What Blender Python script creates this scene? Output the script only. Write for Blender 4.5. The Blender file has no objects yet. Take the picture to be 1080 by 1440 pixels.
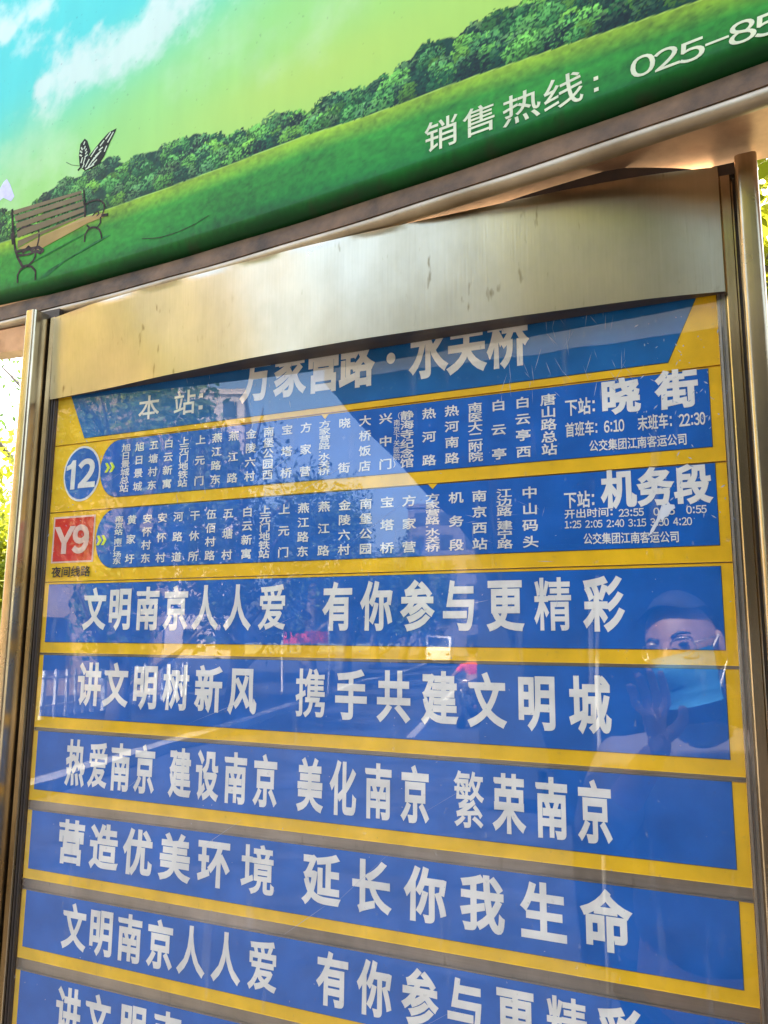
import bpy, bmesh, math, random
import numpy as np
from mathutils import Vector, Matrix
random.seed(7); RNG = np.random.default_rng(11)
SC = bpy.context.scene
COL = SC.collection
R = math.radians

# ------------------------------------------------------------------ camera
cam = bpy.data.cameras.new("camera"); camo = bpy.data.objects.new("camera", cam); COL.objects.link(camo)
cam.sensor_fit = 'VERTICAL'; cam.sensor_height = 36.0; cam.lens = 36.0 * 1111.49 / 1440.0
cam.clip_start = 0.004; cam.clip_end = 800
RX = Vector((0.91273, 0.40849, 0.00747)); RY = Vector((0.05754, -0.14663, 0.98752)); RZ = Vector((0.40449, -0.90091, -0.15734))
CAM = Vector((0.86433, -0.79694, 1.64859))
M = Matrix.Identity(4)
for i in range(3):
    M[i][0], M[i][1], M[i][2], M[i][3] = RX[i], RY[i], RZ[i], CAM[i]
camo.matrix_world = M
SC.camera = camo

# ------------------------------------------------------------------ light
SUN_EL, SUN_AZ = 52.0, -15.0           # azimuth measured from +Y towards +X (behind the sign, to the left)
w = bpy.data.worlds.new("World"); SC.world = w; w.use_nodes = True
nt = w.node_tree
sky = nt.nodes.new('ShaderNodeTexSky'); sky.sky_type = 'NISHITA'; sky.sun_disc = False
sky.sun_elevation = R(SUN_EL); sky.sun_rotation = R(SUN_AZ)
sky.dust_density = 5.0; sky.ozone_density = 0.4
bg = nt.nodes['Background']; bg.inputs['Strength'].default_value = 0.14
nt.links.new(sky.outputs[0], bg.inputs['Color'])
sun = bpy.data.lights.new("sun", 'SUN'); suno = bpy.data.objects.new("sun", sun); COL.objects.link(suno)
sun.energy = 4.5; sun.angle = R(0.5); sun.color = (1.0, 0.93, 0.80)
sd = Vector((math.sin(R(SUN_AZ)) * math.cos(R(SUN_EL)), math.cos(R(SUN_AZ)) * math.cos(R(SUN_EL)), math.sin(R(SUN_EL))))
suno.rotation_euler = sd.to_track_quat('Z', 'Y').to_euler(); suno.location = (-3, 8, 12)
SC.view_settings.view_transform = 'Standard'; SC.view_settings.look = 'None'
SC.view_settings.exposure = 3.35; SC.view_settings.gamma = 1.0
SC.view_settings.use_curve_mapping = False
SC.render.film_transparent = False
SC.cycles.max_bounces = 8; SC.cycles.transparent_max_bounces = 12

# ------------------------------------------------------------------ materials
def mat(name, col, rough=0.6, metal=0.0, noise=None, spec=0.5, bump=0.0, bscale=60, col2=None, nscale=8, stretch=(1, 1, 1), transl=0.0):
    m = bpy.data.materials.new(name); m.use_nodes = True; t = m.node_tree; n = t.nodes; L = t.links
    b = n['Principled BSDF']
    b.inputs['Base Color'].default_value = (*col, 1); b.inputs['Roughness'].default_value = rough
    b.inputs['Metallic'].default_value = metal; b.inputs['Specular IOR Level'].default_value = spec
    tc = n.new('ShaderNodeTexCoord'); mp = n.new('ShaderNodeMapping'); L.new(tc.outputs['Object'], mp.inputs['Vector'])
    mp.inputs['Scale'].default_value = stretch
    if col2 is not None:
        nz = n.new('ShaderNodeTexNoise'); nz.inputs['Scale'].default_value = nscale; nz.inputs['Detail'].default_value = 8
        nz.inputs['Roughness'].default_value = 0.65
        L.new(mp.outputs[0], nz.inputs['Vector'])
        cr = n.new('ShaderNodeValToRGB'); cr.color_ramp.elements[0].position = 0.35; cr.color_ramp.elements[1].position = 0.68
        cr.color_ramp.elements[0].color = (*col, 1); cr.color_ramp.elements[1].color = (*col2, 1)
        L.new(nz.outputs['Fac'], cr.inputs['Fac']); L.new(cr.outputs[0], b.inputs['Base Color'])
    if bump > 0:
        nb = n.new('ShaderNodeTexNoise'); nb.inputs['Scale'].default_value = bscale; nb.inputs['Detail'].default_value = 6
        L.new(mp.outputs[0], nb.inputs['Vector'])
        bp = n.new('ShaderNodeBump'); bp.inputs['Strength'].default_value = bump; bp.inputs['Distance'].default_value = 0.004
        L.new(nb.outputs['Fac'], bp.inputs['Height']); L.new(bp.outputs[0], b.inputs['Normal'])
    if transl > 0:
        out = n['Material Output']; tr = n.new('ShaderNodeBsdfTranslucent'); mx = n.new('ShaderNodeMixShader')
        mx.inputs[0].default_value = transl
        src = b.inputs['Base Color'].links
        if src: L.new(src[0].from_socket, tr.inputs['Color'])
        else: tr.inputs['Color'].default_value = (*col, 1)
        L.new(b.outputs[0], mx.inputs[1]); L.new(tr.outputs[0], mx.inputs[2]); L.new(mx.outputs[0], out.inputs['Surface'])
    return m

def steel(name, base, base2, rough, streak, fleck=0.0, brush_vertical=True):
    """brushed stainless sheet: fine brush lines, blotchy tarnish, dark flecks running down"""
    m = bpy.data.materials.new(name); m.use_nodes = True; t = m.node_tree; n = t.nodes; L = t.links
    b = n['Principled BSDF']; b.inputs['Metallic'].default_value = 1.0
    tc = n.new('ShaderNodeTexCoord')
    def noise(scale, st, detail=5, rough_=0.6):
        mp = n.new('ShaderNodeMapping'); mp.inputs['Scale'].default_value = st; L.new(tc.outputs['Object'], mp.inputs['Vector'])
        z = n.new('ShaderNodeTexNoise'); z.inputs['Scale'].default_value = scale; z.inputs['Detail'].default_value = detail
        z.inputs['Roughness'].default_value = rough_; L.new(mp.outputs[0], z.inputs['Vector']); return z
    def ramp(z, p0, p1, c0, c1):
        r = n.new('ShaderNodeValToRGB'); e = r.color_ramp.elements; e[0].position = p0; e[1].position = p1
        e[0].color = c0; e[1].color = c1; L.new(z.outputs['Fac'], r.inputs['Fac']); return r
    blot = ramp(noise(9, (1, 1, .7)), .35, .7, (*base, 1), (*base2, 1))
    st = (1, 1, 0.03) if brush_vertical else (0.03, 1, 1)
    br = noise(420, st, 3)
    mx = n.new('ShaderNodeMix'); mx.data_type = 'RGBA'; mx.blend_type = 'MULTIPLY'; mx.inputs['Factor'].default_value = streak
    L.new(blot.outputs[0], mx.inputs['A'])
    brr = ramp(br, .3, .75, (.55, .53, .5, 1), (1, 1, 1, 1)); L.new(brr.outputs[0], mx.inputs['B'])
    last = mx.outputs['Result']
    if fleck > 0:
        fz = noise(120, (1, 1, .30), 2, .5); fr = ramp(fz, .665, .78, (1, 1, 1, 1), (.50, .45, .36, 1))
        fz2 = noise(6, (1, 1, 1), 2); fr2 = ramp(fz2, .40, .55, (0, 0, 0, 1), (1, 1, 1, 1))
        m2 = n.new('ShaderNodeMix'); m2.data_type = 'RGBA'; m2.blend_type = 'MULTIPLY'
        mu = n.new('ShaderNodeMath'); mu.operation = 'MULTIPLY'; mu.inputs[1].default_value = fleck
        L.new(fr2.outputs[0], mu.inputs[0]); L.new(mu.outputs[0], m2.inputs['Factor'])
        L.new(last, m2.inputs['A']); L.new(fr.outputs[0], m2.inputs['B']); last = m2.outputs['Result']
    L.new(last, b.inputs['Base Color'])
    rr = n.new('ShaderNodeMapRange'); rr.inputs['To Min'].default_value = rough - .06; rr.inputs['To Max'].default_value = rough + .12
    L.new(blot.inputs['Fac'].links[0].from_socket, rr.inputs['Value']); L.new(rr.outputs[0], b.inputs['Roughness'])
    bp = n.new('ShaderNodeBump'); bp.inputs['Strength'].default_value = .05; bp.inputs['Distance'].default_value = .002
    L.new(br.outputs['Fac'], bp.inputs['Height'])
    wv = noise(7, (1, 1, 1.0), 1); bp2 = n.new('ShaderNodeBump'); bp2.inputs['Strength'].default_value = .35; bp2.inputs['Distance'].default_value = .006
    L.new(wv.outputs['Fac'], bp2.inputs['Height']); L.new(bp2.outputs[0], bp.inputs['Normal']); L.new(bp.outputs[0], b.inputs['Normal'])
    return m

def paint(name, col, rough=.45, wear=.12, dirt=(.35, .3, .2)):
    """printed plastic film: faint mottling, specks of grime"""
    m = bpy.data.materials.new(name); m.use_nodes = True; t = m.node_tree; n = t.nodes; L = t.links
    b = n['Principled BSDF']; b.inputs['Roughness'].default_value = rough; b.inputs['Specular IOR Level'].default_value = .25
    tc = n.new('ShaderNodeTexCoord')
    z = n.new('ShaderNodeTexNoise'); z.inputs['Scale'].default_value = 26; z.inputs['Detail'].default_value = 7; L.new(tc.outputs['Object'], z.inputs['Vector'])
    r = n.new('ShaderNodeValToRGB'); e = r.color_ramp.elements; e[0].position = .3; e[1].position = .75
    e[0].color = (*[c * .78 for c in col], 1); e[1].color = (*[min(1, c * 1.06 + .004) for c in col], 1)
    L.new(z.outputs['Fac'], r.inputs['Fac'])
    z2 = n.new('ShaderNodeTexNoise'); z2.inputs['Scale'].default_value = 160; z2.inputs['Detail'].default_value = 4; L.new(tc.outputs['Object'], z2.inputs['Vector'])
    r2 = n.new('ShaderNodeValToRGB'); e = r2.color_ramp.elements; e[0].position = .66; e[1].position = .76
    e[0].color = (0, 0, 0, 1); e[1].color = (wear, wear, wear, 1); L.new(z2.outputs['Fac'], r2.inputs['Fac'])
    mx = n.new('ShaderNodeMix'); mx.data_type = 'RGBA'; L.new(r2.outputs[0], mx.inputs['Factor']); L.new(r.outputs[0], mx.inputs['A'])
    mx.inputs['B'].default_value = (*dirt, 1); L.new(mx.outputs['Result'], b.inputs['Base Color'])
    return m

MT = {}
MT['yellow'] = paint('yellow_film', (.95, .53, .003), wear=.25, dirt=(.45, .28, .05))
MT['blue'] = paint('blue_film', (.0001, .118, .45), wear=.16, dirt=(.08, .16, .38))
MT['teal'] = paint('teal_blue_film', (.0004, .13, .36), wear=.25, dirt=(.12, .25, .3))
MT['white'] = paint('white_lettering_film', (.86, .80, .68), wear=.3, dirt=(.5, .45, .36))
MT['edge'] = mat('dark_print_edge', (.03, .07, .08), .6)
MT['red'] = paint('red_film', (.70, .018, .010), wear=.25, dirt=(.6, .10, .05))
MT['pink'] = paint('pale_pink_film', (.85, .55, .42))
MT['black'] = paint('dark_brown_print', (.035, .015, .008))
MT['lime'] = paint('lime_print', (.75, .85, .03))
MT['steel'] = steel('brushed_stainless', (.56, .47, .31), (.42, .35, .22), .28, .16, .95)
MT['post'] = steel('post_stainless', (.68, .55, .36), (.42, .31, .17), .22, .25, .4)
MT['soffit'] = mat('copper_toned_soffit', (.60, .36, .21), .42, .75, col2=(.36, .20, .11), nscale=13, bump=.25, bscale=12)
MT['trim'] = mat('grimy_trim', (.22, .125, .06), .6, spec=.2, col2=(.075, .05, .028), nscale=22, bump=.2, bscale=90)
MT['pipe'] = steel('pipe_stainless', (.50, .40, .26), (.30, .23, .14), .46, .2, .3, False)
MT['rail'] = steel('rail_metal', (.42, .36, .29), (.26, .22, .17), .42, .3, .5, False)
MT['gasket_shade'] = mat('dark_gasket_shade', (.035, .024, .017), .5, col2=(.06, .035, .02), nscale=30)  # dark seal colour, also used where shade is put into gaps and undersides
MT['cream'] = paint('cream_print', (.78, .80, .50))
MT['bark'] = mat('bark', (.10, .075, .05), .9, col2=(.17, .14, .10), nscale=14, bump=.6, bscale=30)
MT['asphalt'] = mat('asphalt', (.028, .029, .034), .85, spec=.12, col2=(.065, .066, .080), nscale=3, bump=.3, bscale=200)
MT['paving'] = mat('pavement', (.034, .032, .030), .85, spec=.10, col2=(.045, .043, .042), nscale=5, bump=.3)
MT['kerb'] = mat('kerb_stone', (.30, .29, .27), .8, col2=(.20, .19, .18), nscale=6)
MT['soil'] = mat('ground_soil', (.12, .13, .06), .95, col2=(.18, .17, .10), nscale=2)
MT['shelter'] = mat('dark_painted_metal', (.022, .024, .022), .6)
MT['roofdark'] = mat('roof_sheet', (.06, .06, .055), .7, col2=(.035, .035, .03), nscale=3)
MT['skin'] = mat('skin', (.28, .155, .105), .55, col2=(.22, .12, .08), nscale=20)
MT['hair'] = mat('hair', (.012, .010, .009), .5)
MT['shirt'] = mat('beige_shirt', (.11, .09, .085), .85, bump=.3, bscale=20)
MT['trouser'] = mat('dark_trousers', (.03, .035, .05), .85)
MT['mask'] = mat('mask_cloth', (.04, .22, .42), .8, bump=.2, bscale=80)
MT['frame'] = mat('spectacle_wire', (.55, .48, .38), .3, 1.0)
MT['phone'] = mat('phone_back', (.05, .055, .06), .2)
MT['lens'] = mat('lens_glass', (.01, .01, .012), .05)
MT['redpaint'] = mat('red_cloth', (.62, .03, .02), .6)
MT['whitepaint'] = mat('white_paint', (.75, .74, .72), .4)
MT['wall'] = mat('pale_render', (.50, .42, .38), .9, col2=(.55, .46, .41), nscale=.6)
MT['wall2'] = mat('grey_render', (.16, .15, .16), .9, col2=(.12, .11, .12), nscale=.6)
MT['window'] = mat('dark_window', (.03, .04, .05), .35)
MT['rubber'] = mat('rubber', (.02, .02, .02), .8)
def leafmat(name, a, b, t=.45):
    return mat(name, a, .55, col2=b, nscale=1.3, transl=t)
MT['leaf_y'] = leafmat('yellow_green_leaves', (.40, .38, .02), (.20, .26, .015), .6)
MT['leaf_g'] = leafmat('green_leaves', (.055, .11, .02), (.12, .19, .03), .45)
MT['leaf_d'] = leafmat('dark_leaves', (.03, .065, .02), (.07, .11, .03), .35)

# glass: a thin sheet - clear, mirror-like by Fresnel on both of its faces, dusty and scratched, with glare streaks put in as dust
F0 = .080
def glass_material():
    m = bpy.data.materials.new('dusty_glare_glass'); m.use_nodes = True; t = m.node_tree; n = t.nodes; L = t.links
    n.remove(n['Principled BSDF']); out = n['Material Output']
    tr = n.new('ShaderNodeBsdfTransparent'); gl = n.new('ShaderNodeBsdfGlossy'); gl.inputs['Roughness'].default_value = .012
    # Schlick reflectance of a pane (both faces together), the same from either side
    ge = n.new('ShaderNodeNewGeometry'); dt = n.new('ShaderNodeVectorMath'); dt.operation = 'DOT_PRODUCT'
    L.new(ge.outputs['Normal'], dt.inputs[0]); L.new(ge.outputs['Incoming'], dt.inputs[1])
    def mth(op, a, b=None):
        q = n.new('ShaderNodeMath'); q.operation = op
        for i_, v_ in enumerate((a, b)):
            if v_ is None: continue
            if isinstance(v_, (int, float)): q.inputs[i_].default_value = v_
            else: L.new(v_, q.inputs[i_])
        return q.outputs[0]
    c_ = mth('ABSOLUTE', dt.outputs['Value']); p_ = mth('POWER', mth('SUBTRACT', 1.0, c_), 5.0)
    class mu: outputs = [mth('ADD', mth('MULTIPLY', p_, 1 - F0), F0)]
    mx = n.new('ShaderNodeMixShader'); L.new(mu.outputs[0], mx.inputs[0]); L.new(tr.outputs[0], mx.inputs[1]); L.new(gl.outputs[0], mx.inputs[2])
    tc = n.new('ShaderNodeTexCoord')
    def noise(scale, st, det=6):
        mp = n.new('ShaderNodeMapping'); mp.inputs['Scale'].default_value = st; L.new(tc.outputs['Object'], mp.inputs['Vector'])
        z = n.new('ShaderNodeTexNoise'); z.inputs['Scale'].default_value = scale; z.inputs['Detail'].default_value = det; L.new(mp.outputs[0], z.inputs['Vector']); return z
    def rng(z, a, b_, lo, hi):
        r = n.new('ShaderNodeMapRange'); r.inputs['From Min'].default_value = a; r.inputs['From Max'].default_value = b_
        r.inputs['To Min'].default_value = lo; r.inputs['To Max'].default_value = hi; L.new(z.outputs['Fac'], r.inputs['Value']); return r
    d1 = rng(noise(3.5, (1, 1, 1)), .4, .75, 0.0, .015)
    d2 = rng(noise(48, (1, 1, .16), 4), .62, .80, 0, .16)  # vertical streaks: dried drips and painted glare together
    d3 = rng(noise(170, (1, 1, .8), 3), .68, .76, 0, .16)
    ad = n.new('ShaderNodeMath'); L.new(d1.outputs[0], ad.inputs[0]); L.new(d2.outputs[0], ad.inputs[1])
    ad2 = n.new('ShaderNodeMath'); L.new(ad.outputs[0], ad2.inputs[0]); L.new(d3.outputs[0], ad2.inputs[1])
    df = n.new('ShaderNodeBsdfDiffuse'); df.inputs['Color'].default_value = (.62, .60, .60, 1)
    mx2 = n.new('ShaderNodeMixShader'); L.new(ad2.outputs[0], mx2.inputs[0]); L.new(mx.outputs[0], mx2.inputs[1]); L.new(df.outputs[0], mx2.inputs[2])
    bz = noise(2.6, (1, 1, .6), 3); bp = n.new('ShaderNodeBump'); bp.inputs['Strength'].default_value = .14; bp.inputs['Distance'].default_value = .01
    L.new(bz.outputs['Fac'], bp.inputs['Height']); L.new(bp.outputs[0], gl.inputs['Normal'])
    L.new(mx2.outputs[0], out.inputs['Surface'])
    return m
MT['glass'] = glass_material()

# ------------------------------------------------------------------ object helpers
def empty(name, loc, label=None, cat=None, group=None, kind=None):
    o = bpy.data.objects.new(name, None); COL.objects.link(o); o.location = loc; o.empty_display_size = .05
    tag(o, label, cat, group, kind); return o
def tag(o, label=None, cat=None, group=None, kind=None):
    for k, v in (('label', label), ('category', cat), ('group', group), ('kind', kind)):
        if v: o[k] = v
    return o
def wloc(p):
    v = Vector((0, 0, 0))
    while p is not None: v += p.location; p = p.parent
    return v
def mesh(name, V, F, m, parent=None, smooth=False, label=None):
    """V in world coordinates"""
    me = bpy.data.meshes.new(name); off = wloc(parent)
    me.from_pydata([(v[0] - off.x, v[1] - off.y, v[2] - off.z) for v in V], [], F)
    me.materials.append(MT[m] if isinstance(m, str) else m)
    if smooth: me.polygons.foreach_set('use_smooth', [True] * len(me.polygons))
    me.update()
    o = bpy.data.objects.new(name, me); COL.objects.link(o); o.parent = parent
    if label: o['label'] = label
    return o
class MB:
    def __init__(s): s.V = []; s.F = []
    def add(s, V, F):
        k = len(s.V); s.V += [tuple(v) for v in V]; s.F += [tuple(i + k for i in f) for f in F]; return s
    def box(s, a, b, c=0.0):
        x0, y0, z0 = a; x1, y1, z1 = b
        if c <= 0:
            V = [(x0, y0, z0), (x1, y0, z0), (x1, y1, z0), (x0, y1, z0), (x0, y0, z1), (x1, y0, z1), (x1, y1, z1), (x0, y1, z1)]
            return s.add(V, [(3, 2, 1, 0), (4, 5, 6, 7), (0, 1, 5, 4), (1, 2, 6, 5), (2, 3, 7, 6), (3, 0, 4, 7)])
        bm = bmesh.new(); bmesh.ops.create_cube(bm, size=1.0)
        for v in bm.verts: v.co = Vector(((x0 + x1) / 2 + v.co.x * (x1 - x0), (y0 + y1) / 2 + v.co.y * (y1 - y0), (z0 + z1) / 2 + v.co.z * (z1 - z0)))
        bmesh.ops.bevel(bm, geom=bm.edges[:], offset=c, segments=2, profile=.5, affect='EDGES')
        bm.verts.index_update(); s.add([v.co for v in bm.verts], [[v.index for v in f.verts] for f in bm.faces]); bm.free(); return s
    def tube(s, pts, r, n=10, caps=True):
        pts = [Vector(p) for p in pts]; rr = r if isinstance(r, (list, tuple)) else [r] * len(pts); k0 = len(s.V)
        up = Vector((.13, .21, 1)).normalized()
        for i, p in enumerate(pts):
            d = (pts[min(i + 1, len(pts) - 1)] - pts[max(i - 1, 0)]).normalized()
            a = d.cross(up)
            if a.length < .1: a = d.cross(Vector((1, 0, 0)))
            a.normalize(); b = d.cross(a)
            for j in range(n):
                t = 2 * math.pi * j / n; s.V.append(tuple(p + (a * math.cos(t) + b * math.sin(t)) * rr[i]))
        for i in range(len(pts) - 1):
            for j in range(n):
                a_, b_ = k0 + i * n + j, k0 + i * n + (j + 1) % n; s.F.append((a_, b_, b_ + n, a_ + n))
        if caps:
            s.F.append(tuple(k0 + j for j in range(n))[::-1]); s.F.append(tuple(k0 + (len(pts) - 1) * n + j for j in range(n)))
        return s
    def ell(s, c, r, nu=20, nv=12, fn=None):
        k0 = len(s.V)
        for i in range(nv + 1):
            th = math.pi * i / nv
            for j in range(nu):
                ph = 2 * math.pi * j / nu
                p = Vector((math.sin(th) * math.cos(ph) * r[0], math.sin(th) * math.sin(ph) * r[1], math.cos(th) * r[2]))
                if fn: p = fn(p)
                s.V.append(tuple(Vector(c) + p))
        for i in range(nv):
            for j in range(nu):
                a, b = k0 + i * nu + j, k0 + i * nu + (j + 1) % nu; s.F.append((a, a + nu, b + nu, b))
        return s
    def build(s, name, m, parent=None, smooth=False, label=None): return mesh(name, s.V, s.F, m, parent, smooth, label)

def D(u, z, d=0.0): return (u, -d, z)          # sign coordinates -> world: u along, d towards the viewer
def poly(pts, d, e=0.0008):
    """flat printed shape with a real (film) thickness: pts in (u,z), counter-clockwise"""
    n = len(pts); V = [D(u, z, d) for u, z in pts] + [D(u, z, d - e) for u, z in pts]
    F = [tuple(range(n))] + [(i, i + n, (i + 1) % n + n, (i + 1) % n) for i in range(n)]
    return V, F
def extrude_profile(prof, z0, z1, closed=False):
    """prof: (u,d) points; sheet extruded in z"""
    n = len(prof); V = [D(u, z0, d) for u, d in prof] + [D(u, z1, d) for u, d in prof]
    m_ = n if closed else n - 1
    F = [(i, (i + 1) % n, (i + 1) % n + n, i + n) for i in range(m_)]
    if closed: F += [tuple(range(n))[::-1], tuple(range(n, 2 * n))]
    return V, F

# ------------------------------------------------------------------ lettering
GL = {}
FULL = {ord(a): chr(ord(a) + 0xFEE0) for a in "0123456789:-YAB"}
DG = bpy.context.evaluated_depsgraph_get
def raw_glyph(s, res=4):
    c = bpy.data.curves.new('t', 'FONT'); c.body = s; c.fill_mode = 'FRONT'; c.resolution_u = res
    o = bpy.data.objects.new('t', c); COL.objects.link(o)
    me = bpy.data.meshes.new_from_object(o.evaluated_get(DG())); bpy.data.objects.remove(o); bpy.data.curves.remove(c)
    V = np.array([v.co[:2] for v in me.vertices]) if len(me.vertices) else np.zeros((0, 2)); F = [tuple(p.vertices) for p in me.polygons]
    bpy.data.meshes.remove(me); return V, F
_a, _ = raw_glyph("国"); _b, _ = raw_glyph("国国")
EM = (_b[:, 0].max() - _a[:, 0].max()); CX0 = (_a[:, 0].max() + _a[:, 0].min()) / 2; CZ0 = (_a[:, 1].max() + _a[:, 1].min()) / 2
def glyph(ch):
    if ch in GL: return GL[ch]
    V, F = raw_glyph(ch.translate(FULL))
    V = (V - np.array([CX0, CZ0])) / EM          # centred on the em box, em = 1
    cnt = {}
    F2 = []
    for f in F:
        a = sum(V[f[i]][0] * V[f[(i + 1) % len(f)]][1] - V[f[(i + 1) % len(f)]][0] * V[f[i]][1] for i in range(len(f)))
        if a < 0: f = f[::-1]
        F2.append(f)
        for i in range(len(f)):
            e = (f[i], f[(i + 1) % len(f)]); k = (min(e), max(e)); cnt.setdefault(k, []).append(e)
    be = [v[0] for v in cnt.values() if len(v) == 1]
    nrm = {}
    for a, b in be:
        d = V[b] - V[a]; l = np.hypot(*d)
        if l < 1e-9: continue
        nn = np.array([d[1], -d[0]]) / l
        for q in (a, b): nrm.setdefault(q, []).append(nn)
    mit = {}
    for q, ns in nrm.items():
        s = ns[0] + (ns[1] if len(ns) > 1 else ns[0]); l = np.hypot(*s)
        if l < .3: mit[q] = ns[0]; continue
        s = s / l; c = max(.5, float(s @ ns[0])); mit[q] = s / c
    GL[ch] = (V, F2, be, mit); return GL[ch]
def put(mb, ch, cx, cz, W, H, bold=.025, d=.0016, shear=0.0, warp=None):
    if ch in ' \u3000': return
    if ch == ':':
        S = warp or D
        for z_ in (-.26, .20):
            a_, b_ = .085 * W, .075 * H + .0001; z0_ = cz + z_ * H
            mb.add([S(cx - a_, z0_ - b_, d), S(cx + a_, z0_ - b_, d), S(cx + a_, z0_ + b_, d), S(cx - a_, z0_ + b_, d)], [(0, 1, 2, 3)])
        return
    V, F, be, mit = glyph(ch)
    T = lambda p: (cx + p[0] * W + shear * p[1] * H, cz + p[1] * H)
    S = warp or D
    mb.add([S(*T(v), d) for v in V], F)
    if bold > 0:
        VV = []; FF = []
        for k, (a, b) in enumerate(be):
            if a not in mit or b not in mit: continue
            dd = d - .00004 - 1.2e-6 * (k % 41)
            i = len(VV)
            pa, pb = V[a] - mit[a] * .004, V[b] - mit[b] * .004
            VV += [S(*T(pa), dd), S(*T(V[a] + mit[a] * bold), dd), S(*T(V[b] + mit[b] * bold), dd), S(*T(pb), dd)]
            FF.append((i, i + 1, i + 2, i + 3))
        mb.add(VV, FF)
NARROW = {':': .42, '.': .4, '·': .5, '-': .62, ' ': .5}
def wt(ch): return NARROW.get(ch, .56 if ch.isascii() else 1.0)
def line(mb, text, x0, x1, zc, H, bold=.025, d=.0016, z_end=None):
    tot = sum(wt(c) for c in text); k = (x1 - x0) / tot; x = x0
    for c in text:
        w_ = wt(c) * k
        z = zc if z_end is None else zc + (z_end - zc) * ((x - x0) / (x1 - x0))
        W = k * 1.0
        put(mb, c, x + w_ / 2, z, W, H, bold, d); x += w_
def column(mb, text, x, zt, zb, W=.0162, Hm=.0128, bold=.02, d=.0016):
    ws = [.45 if c == '·' else 1.0 for c in text]; n = len(text)
    H = min(Hm, (zt - zb) / sum(ws) * 1.02)
    span = (zt - zb) - H * 1.0
    pos = []; acc = 0
    for i in range(n):
        pos.append(acc)
        if i < n - 1: acc += (ws[i] + ws[i + 1]) / 2
    for c, p in zip(text, pos):
        z = zt - H / 2 - (span * p / acc if acc else 0)
        put(mb, c, x, z, W, H, bold, d)

# ================================================================== THE SIGN
XL, XR = 0.0, 0.8612
TOPZ = 2.101
sign = empty('bus_stop_sign', (.4306, 0, 0), 'stainless steel bus stop board with glazed case of blue and yellow plates between two posts', 'bus stop sign')
# back sheet behind the plates
MB().box(D(-.018, .93, -.004), D(.879, 2.109, -.030)).build('back_sheet', 'rail', sign)
# posts (rounded box section) + flanges, face mouldings, inner lips
def rounded(u0, u1, d0, d1, r, n=5):
    P = []
    for (cu, cd, a0) in ((u1 - r, d1 - r, 0), (u0 + r, d1 - r, 90), (u0 + r, d0 + r, 180), (u1 - r, d0 + r, 270)):
        for i in range(n + 1):
            a = R(a0 + 90 * i / n); P.append((cu + r * math.cos(a), cd + r * math.sin(a)))
    return P
def smooth_build(VF, name, m, parent, label=None, ang=40):
    o = mesh(name, VF[0], VF[1], m, parent, True, label)
    me = o.data
    bm = bmesh.new(); bm.from_mesh(me)
    for e in bm.edges:
        if len(e.link_faces) == 2 and e.link_faces[0].normal.angle(e.link_faces[1].normal, 0) > R(ang): e.smooth = False
    bmesh.ops.recalc_face_normals(bm, faces=bm.faces[:]); bm.to_mesh(me); bm.free(); return o
def mir(P, s): return [((XR - u) if s else u, d) for u, d in P]
for s in (0, 1):
    post = rounded(-.0420, -.0222, -.045, .033, .0048)
    smooth_build(extrude_profile(mir(post, s), 0.0, TOPZ + .004, True), 'post', 'post', sign)
    smooth_build(extrude_profile(mir([(-.0222, -.004), (-.0222, .0012), (-.0198, .0012), (-.0198, -.004)], s), .9, TOPZ - .002, True), 'groove_shade', 'gasket_shade', sign)  # dark strip puts the shade of the groove into colour
    face = [(-.0200, .001), (-.0186, .001), (-.0184, .0075), (-.0174, .0088), (-.0095, .0092), (-.0083, .0086), (-.0080, .0070), (-.0078, .0030), (-.0070, .0030), (-.0070, .0015), (.0010, .0012), (.0010, -.003), (-.0200, -.003)]
    smooth_build(extrude_profile(mir(face, s), .93, TOPZ - .001, True), 'frame_moulding', 'post', sign, ang=25)
    lip = [(-.0068, .0062), (-.0045, .0062), (-.0040, .0032), (-.0022, .0030), (-.0020, .0060), (-.0002, .0058), (.0000, .0016), (-.0068, .0016)]
    smooth_build(extrude_profile(mir(lip, s), .95, 1.985, True), 'glazing_bead', 'gasket_shade' if s == 0 else 'rail', sign, ang=20)  # left bead coloured darker for its shaded recess, right bead plain rail metal
# bottom frame and lower panel
MB().box(D(-.0080, .93, -.003), D(.8692, .985, .0092), .0015).build('bottom_rail', 'post', sign)
MB().box(D(-.0222, .42, -.03), D(.8834, .90, -.006), .002).build('lower_panel', 'rail', sign)

# header: a bowed stainless sheet folded back along its lower edge
def bow(t): return 1 - (2 * t - 1) ** 2
TU, TD = zip((-.0062, .0125), (.059, .0240), (.1344, .0312), (.2019, .0345), (.2862, .0385), (.3318, .0412), (.4175, .0440), (.4946, .0435), (.5649, .0410), (.6456, .0385), (.7015, .0365), (.7887, .0300), (.84, .0210), (.8686, .0130))
BU, BD = zip((-.0062, .0095), (.0566, .0130), (.1322, .0195), (.1918, .0268), (.2712, .0340), (.3463, .0395), (.4654, .0425), (.5511, .0405), (.6433, .0362), (.7328, .0310), (.8006, .0262), (.8686, .0140))
def smooth_tab(U_, D_):
    x = np.linspace(U_[0], U_[-1], 161); y = np.interp(x, U_, D_); k = np.hanning(25); k /= k.sum()
    yp = np.concatenate([2 * y[0] - y[12:0:-1], y, 2 * y[-1] - y[-2:-14:-1]]); return x, np.convolve(yp, k, 'valid')
TTAB, BTAB = smooth_tab(TU, TD), smooth_tab(BU, BD)
dtop = lambda u: float(np.interp(u, *TTAB)); dbot = lambda u: float(np.interp(u, *BTAB))
ztop = lambda u: 2.0965 + .013 * u
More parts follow.
